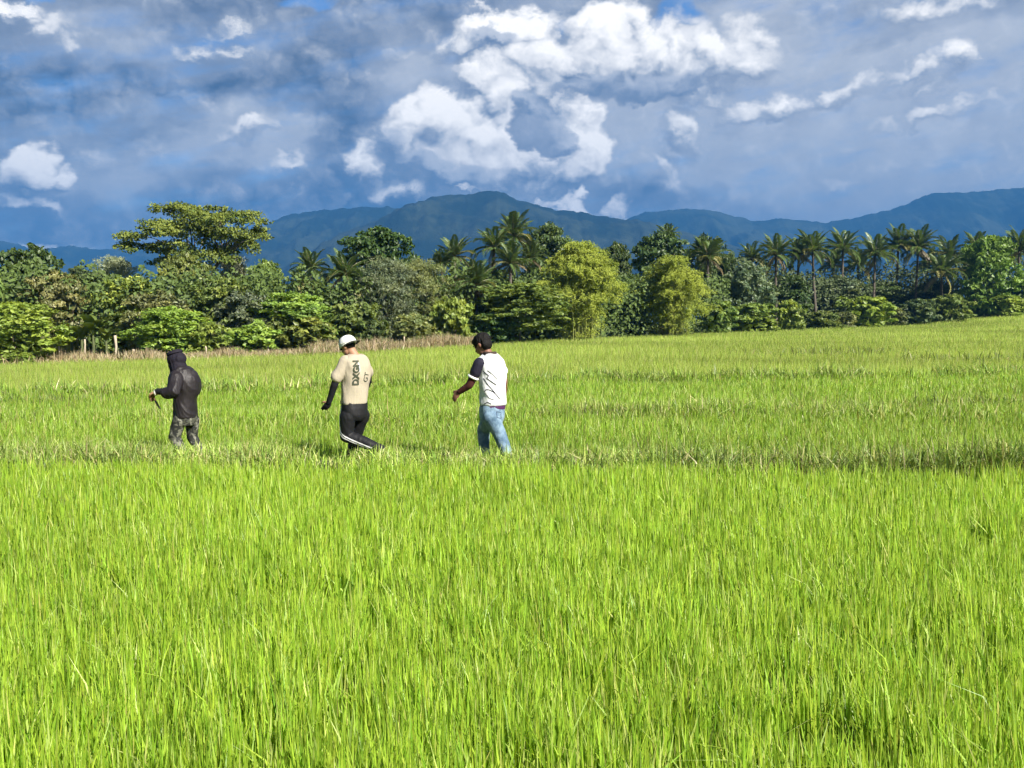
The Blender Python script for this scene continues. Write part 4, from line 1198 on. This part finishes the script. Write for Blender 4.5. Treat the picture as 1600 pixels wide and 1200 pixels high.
def head_prims(c, f, s_=1.0):
    f, r, u = frame(f); c = np.array(c, float)
    return [ellipsoid(c + u * .02 * s_ - f * .012 * s_, (r * .076 * s_, f * .096 * s_, u * .092 * s_)),
            ellipsoid(c + f * .030 * s_ - u * .045 * s_, (r * .060 * s_, f * .062 * s_, u * .072 * s_)),
            ellipsoid(c + f * .062 * s_ - u * .092 * s_, (r * .030 * s_, f * .026 * s_, u * .022 * s_)),
            capsule(c + f * .084 * s_ + u * .002 * s_, .010 * s_, c + f * .106 * s_ - u * .036 * s_, .015 * s_),
            ellipsoid(c + f * .086 * s_ + u * .018 * s_, (r * .048 * s_, f * .014 * s_, u * .012 * s_)),
            ellipsoid(c + f * .090 * s_ - u * .066 * s_, (r * .026 * s_, f * .012 * s_, u * .010 * s_)),
            ellipsoid(c - r * .078 * s_ - f * .004 * s_ - u * .008 * s_, (r * .012 * s_, f * .020 * s_, u * .032 * s_)),
            ellipsoid(c + r * .078 * s_ - f * .004 * s_ - u * .008 * s_, (r * .012 * s_, f * .020 * s_, u * .032 * s_))]

def face_bits(c, f, o, s_=1.0):
    f, r, u = frame(f); c = np.array(c, float)
    for q in (-1, 1):
        V, T = ellipsoid(c + f * .083 * s_ + r * .030 * q * s_ + u * .000 * s_, (r * .013 * s_, f * .010 * s_, u * .008 * s_), 10)
        e = link('eye', mesh_tris('eye', V, T, smooth=True), M_EYE, o)
        V, T = ellipsoid(c + f * .096 * s_ + r * .033 * q * s_ + u * .022 * s_, (r * .020 * s_, f * .006 * s_, u * .005 * s_), 10)
        link('eyebrow', mesh_tris('eyebrow', V, T, smooth=True), M_HAIR, o)
    V, T = ellipsoid(c + f * .1 * s_ - u * .066 * s_, (r * .022 * s_, f * .004 * s_, u * .004 * s_), 10)
    link('mouth', mesh_tris('mouth', V, T, smooth=True), M_LIP, o)

def cloth(name, col, rough=.85, var=.12, sheen=.0, spec=.15):
    m, k = material(name)
    tc = k.n('ShaderNodeTexCoord'); ob = tc.outputs['Object']
    n1 = k.noise(ob, 7.0, 4, .55); n2 = k.noise(k.v('MULTIPLY', ob, (1, 1, .35)), 22.0, 4, .6)
    c = k.mix(n1, tuple(q * (1 - var) for q in col), tuple(q * (1 + var) for q in col))
    p = k.n('ShaderNodeBsdfPrincipled'); k.put(p.inputs['Base Color'], c)
    p.inputs['Roughness'].default_value = rough; p.inputs['Specular IOR Level'].default_value = spec
    p.inputs['Sheen Weight'].default_value = sheen
    bn = k.n('ShaderNodeBump'); bn.inputs['Strength'].default_value = .35; bn.inputs['Distance'].default_value = .03
    k.put(bn.inputs['Height'], n2); k.put(p.inputs['Normal'], bn.outputs[0])
    finish(k, p.outputs[0]); return m

M_SKIN = plain('skin', (.34, .185, .115), .55, .08, 30.0, .0, .35)
M_SKIN2 = plain('skin_brown', (.20, .095, .062), .55, .08, 30.0, .0, .35)
M_EYE = plain('eye', (.05, .035, .03), .3, .1)
M_LIP = plain('lip', (.22, .08, .07), .6, .1)
M_HAIR = plain('hair', (.008, .007, .007), .65, .4, 60.0, .6, .15)
M_BLACK = cloth('black_knit', (.012, .012, .015))
M_TRACK = cloth('black_tracksuit', (.010, .010, .012), .6, .15, .0, .25)
M_WHITE = plain('white_print', (.80, .80, .80), .8, .04)
M_PRINT = plain('dark_print', (.055, .062, .040), .8, .2)
M_GREYPRINT = plain('grey_print', (.36, .37, .40), .8, .1)
M_BEIGE = cloth('beige_cotton', (.37, .325, .25))
M_JERSEY = cloth('white_jersey', (.62, .63, .65), .75)
M_NAVY = cloth('navy_sleeve', (.018, .016, .030), .7)
M_PURPLE = cloth('purple_cotton', (.065, .022, .075))
M_SHOE = plain('shoe', (.03, .03, .03), .7)
M_CAP = cloth('cap_cotton', (.70, .71, .68))
M_BRIM = cloth('cap_brim', (.035, .038, .030))
M_HOOD = cloth('hood_cloth', (.014, .012, .019), .75)
M_LEATHER = cloth('dark_jacket', (.015, .012, .014), .50, .3, .0, .3)
M_GLOVE = plain('glove', (.20, .12, .06), .8, .2)
M_STEEL = plain('steel', (.12, .11, .10), .45, .3, 30, 0, .5, .8)
M_GRIP = plain('wood_grip', (.16, .09, .045), .7, .3)
# jeans and camouflage
m, k = material('denim')
tc = k.n('ShaderNodeTexCoord'); n1 = k.noise(tc.outputs['Object'], 5.0, 4, .6); n2 = k.noise(k.v('MULTIPLY', tc.outputs['Object'], (1, 1, .5)), 24.0, 4, .6)
p = k.n('ShaderNodeBsdfPrincipled'); k.put(p.inputs['Base Color'], k.mix(k.smooth(n1, .35, .68), (.060, .115, .185), (.23, .33, .43))); p.inputs['Roughness'].default_value = .85
bn = k.n('ShaderNodeBump'); bn.inputs['Strength'].default_value = .4; bn.inputs['Distance'].default_value = .03; k.put(bn.inputs['Height'], n2); k.put(p.inputs['Normal'], bn.outputs[0])
finish(k, p.outputs[0]); M_DENIM = m
m, k = material('camouflage')
tc = k.n('ShaderNodeTexCoord'); n1 = k.noise(tc.outputs['Object'], 11.0, 2, .5, 1.2); n2 = k.noise(k.v('ADD', tc.outputs['Object'], (4, 2, 1)), 14.0, 2, .5, 1.0)
c = k.mix(k.smooth(n1, .50, .53), (.014, .015, .013), (.060, .062, .045)); c = k.mix(k.smooth(n2, .56, .59), c, (.15, .15, .12))
p = k.n('ShaderNodeBsdfPrincipled'); k.put(p.inputs['Base Color'], c); p.inputs['Roughness'].default_value = .8
finish(k, p.outputs[0]); M_CAMO = m

def person(px0, D, zfoot, label):
    X0 = (px0 - 800.0) / F * D
    o = thing('person', label, 'person', (X0, D, zfoot), 'men walking along the dyke')
    s_ = F / D; yf = 505 + (CAMZ - zfoot) * s_
    return o, (lambda px, py, dy=0.0: np.array([(px - px0) / s_, dy, (yf - py) / s_]))

def torso(rings, q, L, H):
    """rings: py, px centre, half width along the shoulders, half depth; L lateral, H heading"""
    C_ = [q(cx, py) for py, cx, a, b_ in rings]
    return sweep(C_, [L * a for _, _, a, _ in rings], [H * b_ for _, _, _, b_ in rings], 26, .85)

VIEW = np.array([0, 1.0, 0])
# ---- the man in the cap and the beige shirt
o, q = person(552, 12.35, .20, 'man in white cap, beige printed T-shirt and black striped track pants, middle of the three')
H_ = nrm((-.60, .80, 0)); L_ = nrm((.80, .60, 0))
hc = q(543, 541, .03); hf = nrm((-.80, .42, -.42))
SL, EL, WR = q(536, 567, -.11), q(524.5, 601, -.12), q(515, 627, -.06); FD = nrm(q(507, 640, -.03) - WR)
SR, ER, WR2 = q(569, 568, .14), q(569, 598, .34), q(560, 618, .42)
NB = q(559, 556, .0)
body = head_prims(hc, hf) + [capsule(NB + np.array([0, 0, -.06]), .062, hc - np.array([-.02, .0, .02]), .056)]
body.append(torso([(640, 553, .15, .10), (610, 555, .155, .10), (580, 556, .17, .105), (566, 556, .17, .095), (558, 557, .09, .07)], q, L_, H_))
body += chain([SL + np.array([.03, .03, -.03]), EL, WR], [.045, .042, .030]) + hand(WR, FD, (-.3, .8, .2), (-.85, -.1, .5))
body += chain([SR - np.array([.05, .01, .04]), ER, WR2], [.042, .040, .030]) + hand(WR2, nrm((-.5, .6, -.5)), (-.6, .2, .2), (-.3, .2, .9))
HL, KL, AL = q(544, 648, -.07), q(541, 681, -.04), q(595, 700, -.12)
HR, KR, AR = q(562, 648, .09), q(551, 682, .16), q(546, 714, .13)
body += chain([HL, KL, AL], [.075, .055, .04]) + chain([HR, KR, AR], [.075, .055, .04])
fuse('body', body, .0085, M_SKIN, o, 2)
face_bits(hc, hf, o)
f_, r_, u_ = frame(hf)
fuse('hair', [ellipsoid(hc + u_ * .012 - f_ * .03, (r_ * .080, f_ * .080, u_ * .075))], .008, M_HAIR, o, 1)
# dark glasses
V, T = joinVT([ellipsoid(hc + f_ * .094 + r_ * .032 * s_ + u_ * .002, (r_ * .027, f_ * .008, u_ * .019), 10) for s_ in (-1, 1)] + [capsule(hc - r_ * .08 + u_ * .006, .004, hc - r_ * .055 + f_ * .09 + u_ * .004, .004, 6)])
link('glasses', mesh_tris('glasses', V, T, smooth=True), plain('glasses', (.01, .01, .012), .2, .1), o)
rings = [(631, 553, .165, .130), (618, 553.5, .164, .126), (600, 554.5, .170, .122), (585, 555.5, .182, .122), (572, 556, .192, .118), (564, 556, .178, .104), (558.5, 557, .140, .09), (555, 558, .095, .078)]
shirt = fuse('shirt', [torso(rings, q, L_, H_)] + [capsule(SL + np.array([.045, .04, .008]), .080, SL + (EL - SL) * .60, .074), capsule(SR - np.array([.05, .02, .01]), .070, SR + (ER - SR) * .5, .066)], .0095, M_BEIGE, o, 3, .024, 3, 6.0)
fuse('arm_sleeve', chain([SL + (EL - SL) * .5, EL, WR + FD * .01], [.056, .048, .036]), .008, M_BLACK, o, 2)
fuse('arm_sleeve', chain([SR + (ER - SR) * .4, ER, WR2], [.056, .048, .036]), .008, M_BLACK, o, 2)
fuse('glove', hand(WR, FD, (-.3, .8, .2), (-.85, -.1, .5), 1.1, .5)[:9], .007, M_BLACK, o, 1)
rings = [(627, 553, .160, .118), (638, 552.5, .166, .130), (648, 552, .160, .132), (656, 551.5, .12, .10)]
pants = fuse('trousers', [torso(rings, q, L_, H_)] + chain([HL + np.array([0, 0, -.02]), KL, AL], [.098, .076, .058]) + chain([HR + np.array([0, 0, -.02]), KR, AR], [.098, .074, .058]), .010, M_TRACK, o, 4, .014, 8, 8.0)
tr_ = bvh(pants)
dv = nrm((.42, .90, .0))
pts = [q(536.5, 634), q(535.5, 648), q(535.5, 660), q(538, 675), q(546, 682), q(560, 688), q(590, 699)]
pts = [p_ + dv * -.3 for p_ in pts]
for dx in (-1, 1):
    V, T = ribbon([p_ + np.array([dx * .016, 0, dx * .008 if i_ > 3 else 0]) for i_, p_ in enumerate(pts)], .016, dv)
    decal('stripe', tr_, V, T, dv, M_WHITE, o, .005)
st = bvh(shirt)
upv = nrm((.02, .02, 1.0)); lf = -L_
V, T, wd = text_mesh('DXGN', .108, q(574, 600.5, -.25), upv, lf, .045)
decal('lettering', st, V, T, H_, M_PRINT, o, .009)
V, T, wd = text_mesh('GT', .095, q(581, 597, -.12), nrm((.22, .16, 1.0)), nrm(lf + np.array([0, 0, .2])), .02)
decal('lettering', st, V, T, H_, M_PRINT, o)
V, T = ribbon([q(565, 562, -.2), q(569, 566, -.2), q(571, 573, -.2), q(571, 580, -.2)], .020, H_)
decal('print_stroke', st, V, T, H_, M_GREYPRINT, o)
for a_, rr_ in ((AL, .14), (AR, .05)):
    fuse('shoe', [ellipsoid(a_ + np.array([-.05, .02, -.05]), ((.125, -.06, 0), (.03, .045, 0), (0, 0, .045)))], .01, M_SHOE, o, 1)
# cap worn with the brim to the back
cc = hc + u_ * .022 - f_ * .010
zs = np.linspace(0, 1, 9)
cr = sweep([cc + u_ * .118 * math.sin(z * 1.52) for z in zs], [r_ * .106 * math.cos(z * 1.52) ** .8 for z in zs], [f_ * .124 * math.cos(z * 1.52) ** .8 for z in zs], 22)
cap_o = link('cap', mesh_tris('cap', *cr, smooth=True), M_CAP, o)
ang = np.linspace(-1.45, 1.45, 15)
V = []
for a_ in ang:
    inn = cc - f_ * .116 * math.cos(a_) + r_ * .094 * math.sin(a_)
    e_ = cc - f_ * (.116 + .075 * math.cos(a_) ** .6) * math.cos(a_) + r_ * .108 * math.sin(a_) - u_ * (.018 + .012 * math.cos(a_))
    V += [inn + u_ * .004, e_ + u_ * .003, inn - u_ * .004, e_ - u_ * .003]
T = []
for i_ in range(14):
    b0 = 4 * i_; b1 = b0 + 4
    T += [(b0, b0 + 1, b1 + 1), (b0, b1 + 1, b1), (b0 + 2, b1 + 3, b0 + 3), (b0 + 2, b1 + 2, b1 + 3), (b0 + 1, b0 + 3, b1 + 3), (b0 + 1, b1 + 3, b1 + 1)]
link('brim', mesh_tris('brim', np.array(V), T), M_BRIM, cap_o)
zs = np.linspace(-.14, .02, 4)
bd = sweep([cc + u_ * (.105 * z) for z in zs], [r_ * .104] * 4, [f_ * .122] * 4, 22)
link('cap_band', mesh_tris('cap_band', *bd, smooth=True), M_CAP, cap_o)
V, T, wd = text_mesh('O', .05, cc - f_ * .11 + u_ * .03 - L_ * .0, r_, u_, .03)
ct = BVHTree.FromPolygons([v.co[:] for v in cap_o.data.vertices], [p_.vertices[:] for p_ in cap_o.data.polygons])
decal('cap_emblem', ct, V - (V.mean(0) - (cc - f_ * .11 + u_ * .055 - r_ * .03)), T, f_, M_GREYPRINT, cap_o, .003)

# ---- the bareheaded man in the white jersey
o, q = person(770, 12.2, .20, 'bareheaded man in white and black sports jersey and blue jeans, rightmost of the three')
H_ = nrm((-.58, .81, 0)); L_ = nrm((.81, .58, 0))
HS = 1.10; hc = q(753, 538, .06); hf = nrm((-.78, .38, -.48)); f_, r_, u_ = frame(hf)
SL, EL, WR = q(750, 567, -.10), q(734, 601, -.08), q(718, 612, -.02); FD = nrm(q(709, 622, .0) - WR)
SR, ER, WR2 = q(783, 567, .12), q(788, 598, .24), q(788, 618, .34)
NB = q(766, 552, .02)
body = head_prims(hc, hf, HS) + [capsule(NB + np.array([0, 0, -.06]), .062, hc + np.array([.03, -.0, -.03]), .056)]
body.append(torso([(642, 769, .13, .095), (610, 770, .135, .095), (580, 769, .15, .10), (566, 768, .15, .09), (556, 767, .08, .065)], q, L_, H_))
body += chain([SL, EL, WR], [.052, .043, .031]) + hand(WR, FD, (.2, .5, -.7), (-.5, .3, .8), 1.0, .6)
body += chain([SR, ER, WR2], [.052, .043, .031]) + hand(WR2, nrm((0, .2, -1)), (-.6, .6, 0), (-.6, .7, 0))
HL, KL, AL = q(766, 648, -.06), q(780, 677, -.03), q(792, 708, -.10)
HR, KR, AR = q(768, 648, .10), q(754, 675, .26), q(757, 713, .20)
body += chain([HL, KL, AL], [.075, .055, .04]) + chain([HR, KR, AR], [.075, .055, .04])
fuse('body', body, .0085, M_SKIN2, o, 2)
face_bits(hc, hf, o, HS)
hair = [ellipsoid(hc + u_ * .046 - f_ * .018, (r_ * .096, f_ * .118, u_ * .090)), ellipsoid(hc + u_ * .070 + f_ * .058, (r_ * .066, f_ * .048, u_ * .036)), ellipsoid(hc - f_ * .052 - u_ * .022, (r_ * .088, f_ * .064, u_ * .074))]
fuse('hair', hair, .007, M_HAIR, o, 1, .012, 5, 34.0)
rings = [(632, 770, .162, .116), (618, 770, .160, .114), (600, 769.5, .162, .114), (585, 770, .174, .116), (572, 769, .182, .114), (563, 767.5, .170, .102), (557, 766.5, .125, .085), (553.5, 766, .090, .075)]
shirt = fuse('jersey', [torso(rings, q, L_, H_), capsule(SL + np.array([.05, .04, .01]), .070, SL + np.array([.02, .02, 0]), .072), capsule(SR - np.array([.05, .02, .01]), .070, SR + (ER - SR) * .45, .066)], .0095, M_JERSEY, o, 3, .022, 13, 7.0)
fuse('arm_sleeve', chain([SL + (EL - SL) * .5, EL, WR], [.056, .050, .037]), .008, cloth('maroon_sleeve', (.060, .020, .018)), o, 2)
fuse('sleeve', [capsule(SL + (EL - SL) * .02, .076, SL + (EL - SL) * .42, .073)], .0085, M_NAVY, o, 2, .006, 4)
t_ = nrm(EL - SL); a_ = nrm(np.cross(t_, [.3, .9, .1])); b_ = np.cross(t_, a_); c0_ = SL + (EL - SL) * .60
V, T = sweep([c0_, c0_ + t_ * .028], [a_ * .0735, a_ * .0725], [b_ * .0735, b_ * .0725], 22)
link('sleeve_trim', mesh_tris('sleeve_trim', V, T, smooth=True), M_WHITE, o)
cz = q(766, 553, .005)
V, T = sweep([cz + np.array([0, 0, z]) for z in (-.012, .012, .030)], [L_ * .096, L_ * .090, L_ * .080], [H_ * .082, H_ * .078, H_ * .072], 24)
link('collar', mesh_tris('collar', V, T, smooth=True), cloth('collar', (.05, .035, .03)), o)
fuse('undershirt', [torso([(640, 769.5, .162, .118), (630, 770, .166, .116), (620, 770, .150, .10)], q, L_, H_)], .009, M_PURPLE, o, 2, .006, 2)
rings = [(628, 769, .150, .105), (640, 768.5, .160, .120), (652, 768.5, .155, .125), (662, 768.5, .12, .10)]
jeans = fuse('jeans', [torso(rings, q, L_, H_)] + chain([HL + np.array([0, 0, -.02]), KL, AL], [.108, .080, .062]) + chain([HR + np.array([0, 0, -.02]), KR, AR], [.108, .080, .062]), .010, M_DENIM, o, 3, .012, 18, 8.0)
jt = bvh(jeans)
V, T = ribbon([q(776, 642, -.3), q(783, 644, -.3), q(783, 653, -.3), q(777, 651, -.3), q(776, 642, -.3)], .006, VIEW)
decal('pocket_seam', jt, V, T, VIEW, plain('seam', (.03, .05, .10), .8), o)
st = bvh(shirt)
M_LINE = plain('black_line', (.012, .012, .02), .7)
for pl, w_, mm in (([(755, 579), (764, 586), (761, 590), (768, 595), (776, 601)], .011, M_LINE), ([(762, 578), (769, 583), (777, 592)], .008, M_LINE), ([(756, 590), (761, 598), (768, 606), (774, 613)], .010, M_LINE),
                   ([(757, 611), (760, 607.5), (764, 607.5), (771, 611), (777, 617), (781, 623)], .010, M_LINE), ([(758, 613), (765, 621), (773, 624)], .008, M_LINE), ([(757, 630), (762, 627), (768, 630)], .010, M_LINE),
                   ([(771, 561), (778, 566), (786, 572)], .008, M_GREYPRINT), ([(776, 576), (782, 590), (785, 604)], .005, M_GREYPRINT), ([(779, 588), (780, 604), (775, 616)], .005, M_GREYPRINT)):
    V, T = ribbon([q(a, b_, -.3) for a, b_ in pl], w_, VIEW, 6)
    decal('print_line', st, V, T, VIEW, mm, o)
for i_, gx_ in enumerate(np.linspace(766, 785, 9)):                     # the faint, unreadable row of letters across the back
    V, T = ribbon([q(gx_, 572.5, -.3), q(gx_ + (.9 if i_ % 2 else 0), 568, -.3)], .009, VIEW, 3)
    decal('print_stroke', st, V, T, VIEW, M_GREYPRINT, o)
for a_ in (AL, AR):
    fuse('shoe', [ellipsoid(a_ + np.array([-.05, .02, -.05]), ((.125, -.06, 0), (.03, .045, 0), (0, 0, .045)))], .01, M_SHOE, o, 1)

# ---- the hooded man in the dark jacket
o, q = person(287, 12.75, .18, 'stooping man in black hood and dark shiny jacket, leftmost of the three, blade in hand')
H_ = nrm((-.82, .57, 0)); L_ = nrm((.57, .82, 0))
hc = q(274, 563.5, .02); hf = nrm((-.90, .25, -.30)); f_, r_, u_ = frame(hf)
SL, EL, WR = q(277, 590, -.15), q(280, 611, -.27), q(251, 611.5, -.20); FD = nrm(q(243, 617, -.17) - WR)
SR, ER, WR2 = q(292, 590, .16), q(280, 612, .30), q(262, 614, .32)
body = head_prims(hc, hf) + [capsule(q(284, 586, .02), .062, hc + np.array([.02, 0, -.03]), .056)]
body.append(torso([(655, 287, .13, .11), (620, 288, .14, .11), (595, 289, .15, .11), (585, 287, .09, .08)], q, L_, H_))
body += chain([SL, EL, WR], [.052, .043, .031]) + hand(WR, FD, (.5, .2, -.7), (-.2, -.9, .3), 1.0, .85)
body += chain([SR, ER, WR2], [.052, .043, .031]) + hand(WR2, nrm((-.9, .2, -.3)), (.3, .1, -.8), (-.2, .8, .4))
HL, KL, AL = q(281, 657, -.07), q(272, 683, -.06), q(286, 710, -.08)
HR, KR, AR = q(294, 657, .09), q(292, 685, .13), q(306, 710, .12)
body += chain([HL, KL, AL], [.075, .055, .04]) + chain([HR, KR, AR], [.075, .055, .04])
fuse('body', body, .0085, M_SKIN2, o, 2)
face_bits(hc, hf, o)
hood = [ellipsoid(hc + u_ * .012 - f_ * .008, (r_ * .100, f_ * .118, u_ * .120)), ellipsoid(hc - u_ * .05 + f_ * .025, (r_ * .085, f_ * .088, u_ * .095)), ellipsoid(hc + u_ * .005 - f_ * .06, (r_ * .088, f_ * .078, u_ * .085)),
        capsule(hc - u_ * .05 - f_ * .01, .100, q(280, 584, .01), .125)]
hood_o = fuse('hood', hood, .008, M_HOOD, o, 2, .010, 6, 22.0)
zs = np.linspace(0, 1, 6); cc = hc + u_ * .088 - f_ * .012
cr = sweep([cc + u_ * .050 * z for z in zs], [r_ * (.102 - .012 * z - (.03 if z == 1 else 0)) for z in zs], [f_ * (.112 - .012 * z - (.03 if z == 1 else 0)) for z in zs], 18)
link('cap', mesh_tris('cap', *cr, smooth=True), M_HOOD, o)
rings = [(652, 287, .138, .128), (640, 287.5, .136, .130), (622, 288, .136, .130), (605, 288.5, .144, .132), (592, 288, .150, .128), (584, 287, .136, .116), (578, 285, .120, .11), (574, 283, .09, .09)]
fuse('jacket', [torso(rings, q, L_, H_), ellipsoid(q(295, 602, -.0), (L_ * .15, H_ * .11, np.array([0, 0, .20])))] + chain([SL + np.array([.02, .03, .0]), EL], [.092, .078]) + chain([EL, EL + (WR - EL) * .35], [.078, .066]) + chain([SR, ER], [.088, .075]), .0095, M_LEATHER, o, 2, .022, 23, 12.0)
fuse('arm_sleeve', chain([EL, WR - FD * .03], [.058, .040]), .008, M_BLACK, o, 2)
fuse('arm_sleeve', chain([ER, WR2], [.058, .040]), .008, M_BLACK, o, 2)
t_ = nrm(WR - EL); a_ = nrm(np.cross(t_, [.3, .1, .9])); b_ = np.cross(t_, a_)
V, T = sweep([WR - t_ * .015, WR + t_ * .012], [a_ * .041] * 2, [b_ * .041] * 2, 18)
link('wrist_watch', mesh_tris('wrist_watch', V, T, smooth=True), plain('watch', (.62, .60, .52), .4), o)
fuse('glove', hand(WR, FD, (.5, .2, -.7), (-.2, -.9, .3), 1.12, .85), .0065, M_GLOVE, o, 1)
fuse('trousers', [torso([(645, 288, .135, .125), (655, 288, .135, .13), (664, 288, .11, .11)], q, L_, H_)] + chain([HL, KL, AL], [.088, .068, .055]) + chain([HR, KR, AR], [.088, .068, .055]), .010, M_CAMO, o, 3, .012, 28, 9.0)
for a_ in (AL, AR):
    fuse('shoe', [ellipsoid(a_ + np.array([-.05, .02, -.05]), ((.125, -.06, 0), (.03, .045, 0), (0, 0, .045)))], .01, M_SHOE, o, 1)
# the blade he carries
hp = WR + FD * .075 + np.array([.015, .0, -.012])
bdir = nrm(q(251, 633, -.17) - q(245, 618, -.17))
sk = thing('sickle', 'short dark blade with brown grip in the hooded man\'s hand', 'tool', Vector(np.array(o.location) + hp))
V, T = joinVT([capsule(-bdir * .05, .013, bdir * .055, .013, 10)])
link('handle', mesh_tris('handle', V, T, smooth=True), M_GRIP, sk)
sd_ = nrm(np.cross(bdir, [0, 1, 0])); V = []
for t, w_ in ((.05, .011), (.09, .015), (.13, .014), (.17, .010), (.195, .003)):
    c0_ = bdir * t + sd_ * .9 * (t - .05) ** 2
    V += [c0_ - sd_ * w_ - VIEW * .0015, c0_ + sd_ * w_ - VIEW * .0015, c0_ + sd_ * w_ + VIEW * .0015, c0_ - sd_ * w_ + VIEW * .0015]
T = []
for i_ in range(4):
    for j in range(4):
        a_, b_ = 4 * i_ + j, 4 * i_ + (j + 1) % 4
        T += [(a_, b_, b_ + 4), (a_, b_ + 4, a_ + 4)]
T += [(0, 2, 1), (0, 3, 2), (16, 17, 18), (16, 18, 19)]
link('blade', mesh_tris('blade', np.array(V), T), M_STEEL, sk)
# ------------------------------------------------------------------ haze
def box_mesh(name, lo, hi):
    x0, y0, z0 = lo; x1, y1, z1 = hi
    V = [(x0, y0, z0), (x1, y0, z0), (x1, y1, z0), (x0, y1, z0), (x0, y0, z1), (x1, y0, z1), (x1, y1, z1), (x0, y1, z1)]
    Fc = [(0, 3, 2, 1), (4, 5, 6, 7), (0, 1, 5, 4), (1, 2, 6, 5), (2, 3, 7, 6), (3, 0, 4, 7)]
    me = bpy.data.meshes.new(name); me.from_pydata(V, [], Fc); me.update()
    return me
hm = bpy.data.materials.new('haze'); hm.use_nodes = True
hm.node_tree.nodes.clear()
k = K(hm.node_tree)
pv = k.n('ShaderNodeVolumePrincipled')
pv.inputs['Color'].default_value = (.06, .25, .62, 1)
pv.inputs['Density'].default_value = 2.6e-4
pv.inputs['Anisotropy'].default_value = 0.0
ho = k.n('ShaderNodeOutputMaterial')
k.put(ho.inputs['Volume'], pv.outputs[0])
hz_o = link('haze', box_mesh('haze', (-4600, -420, -8), (4600, 5600, 590)), hm, kind='stuff', label='thin blue haze in the air before the mountains')
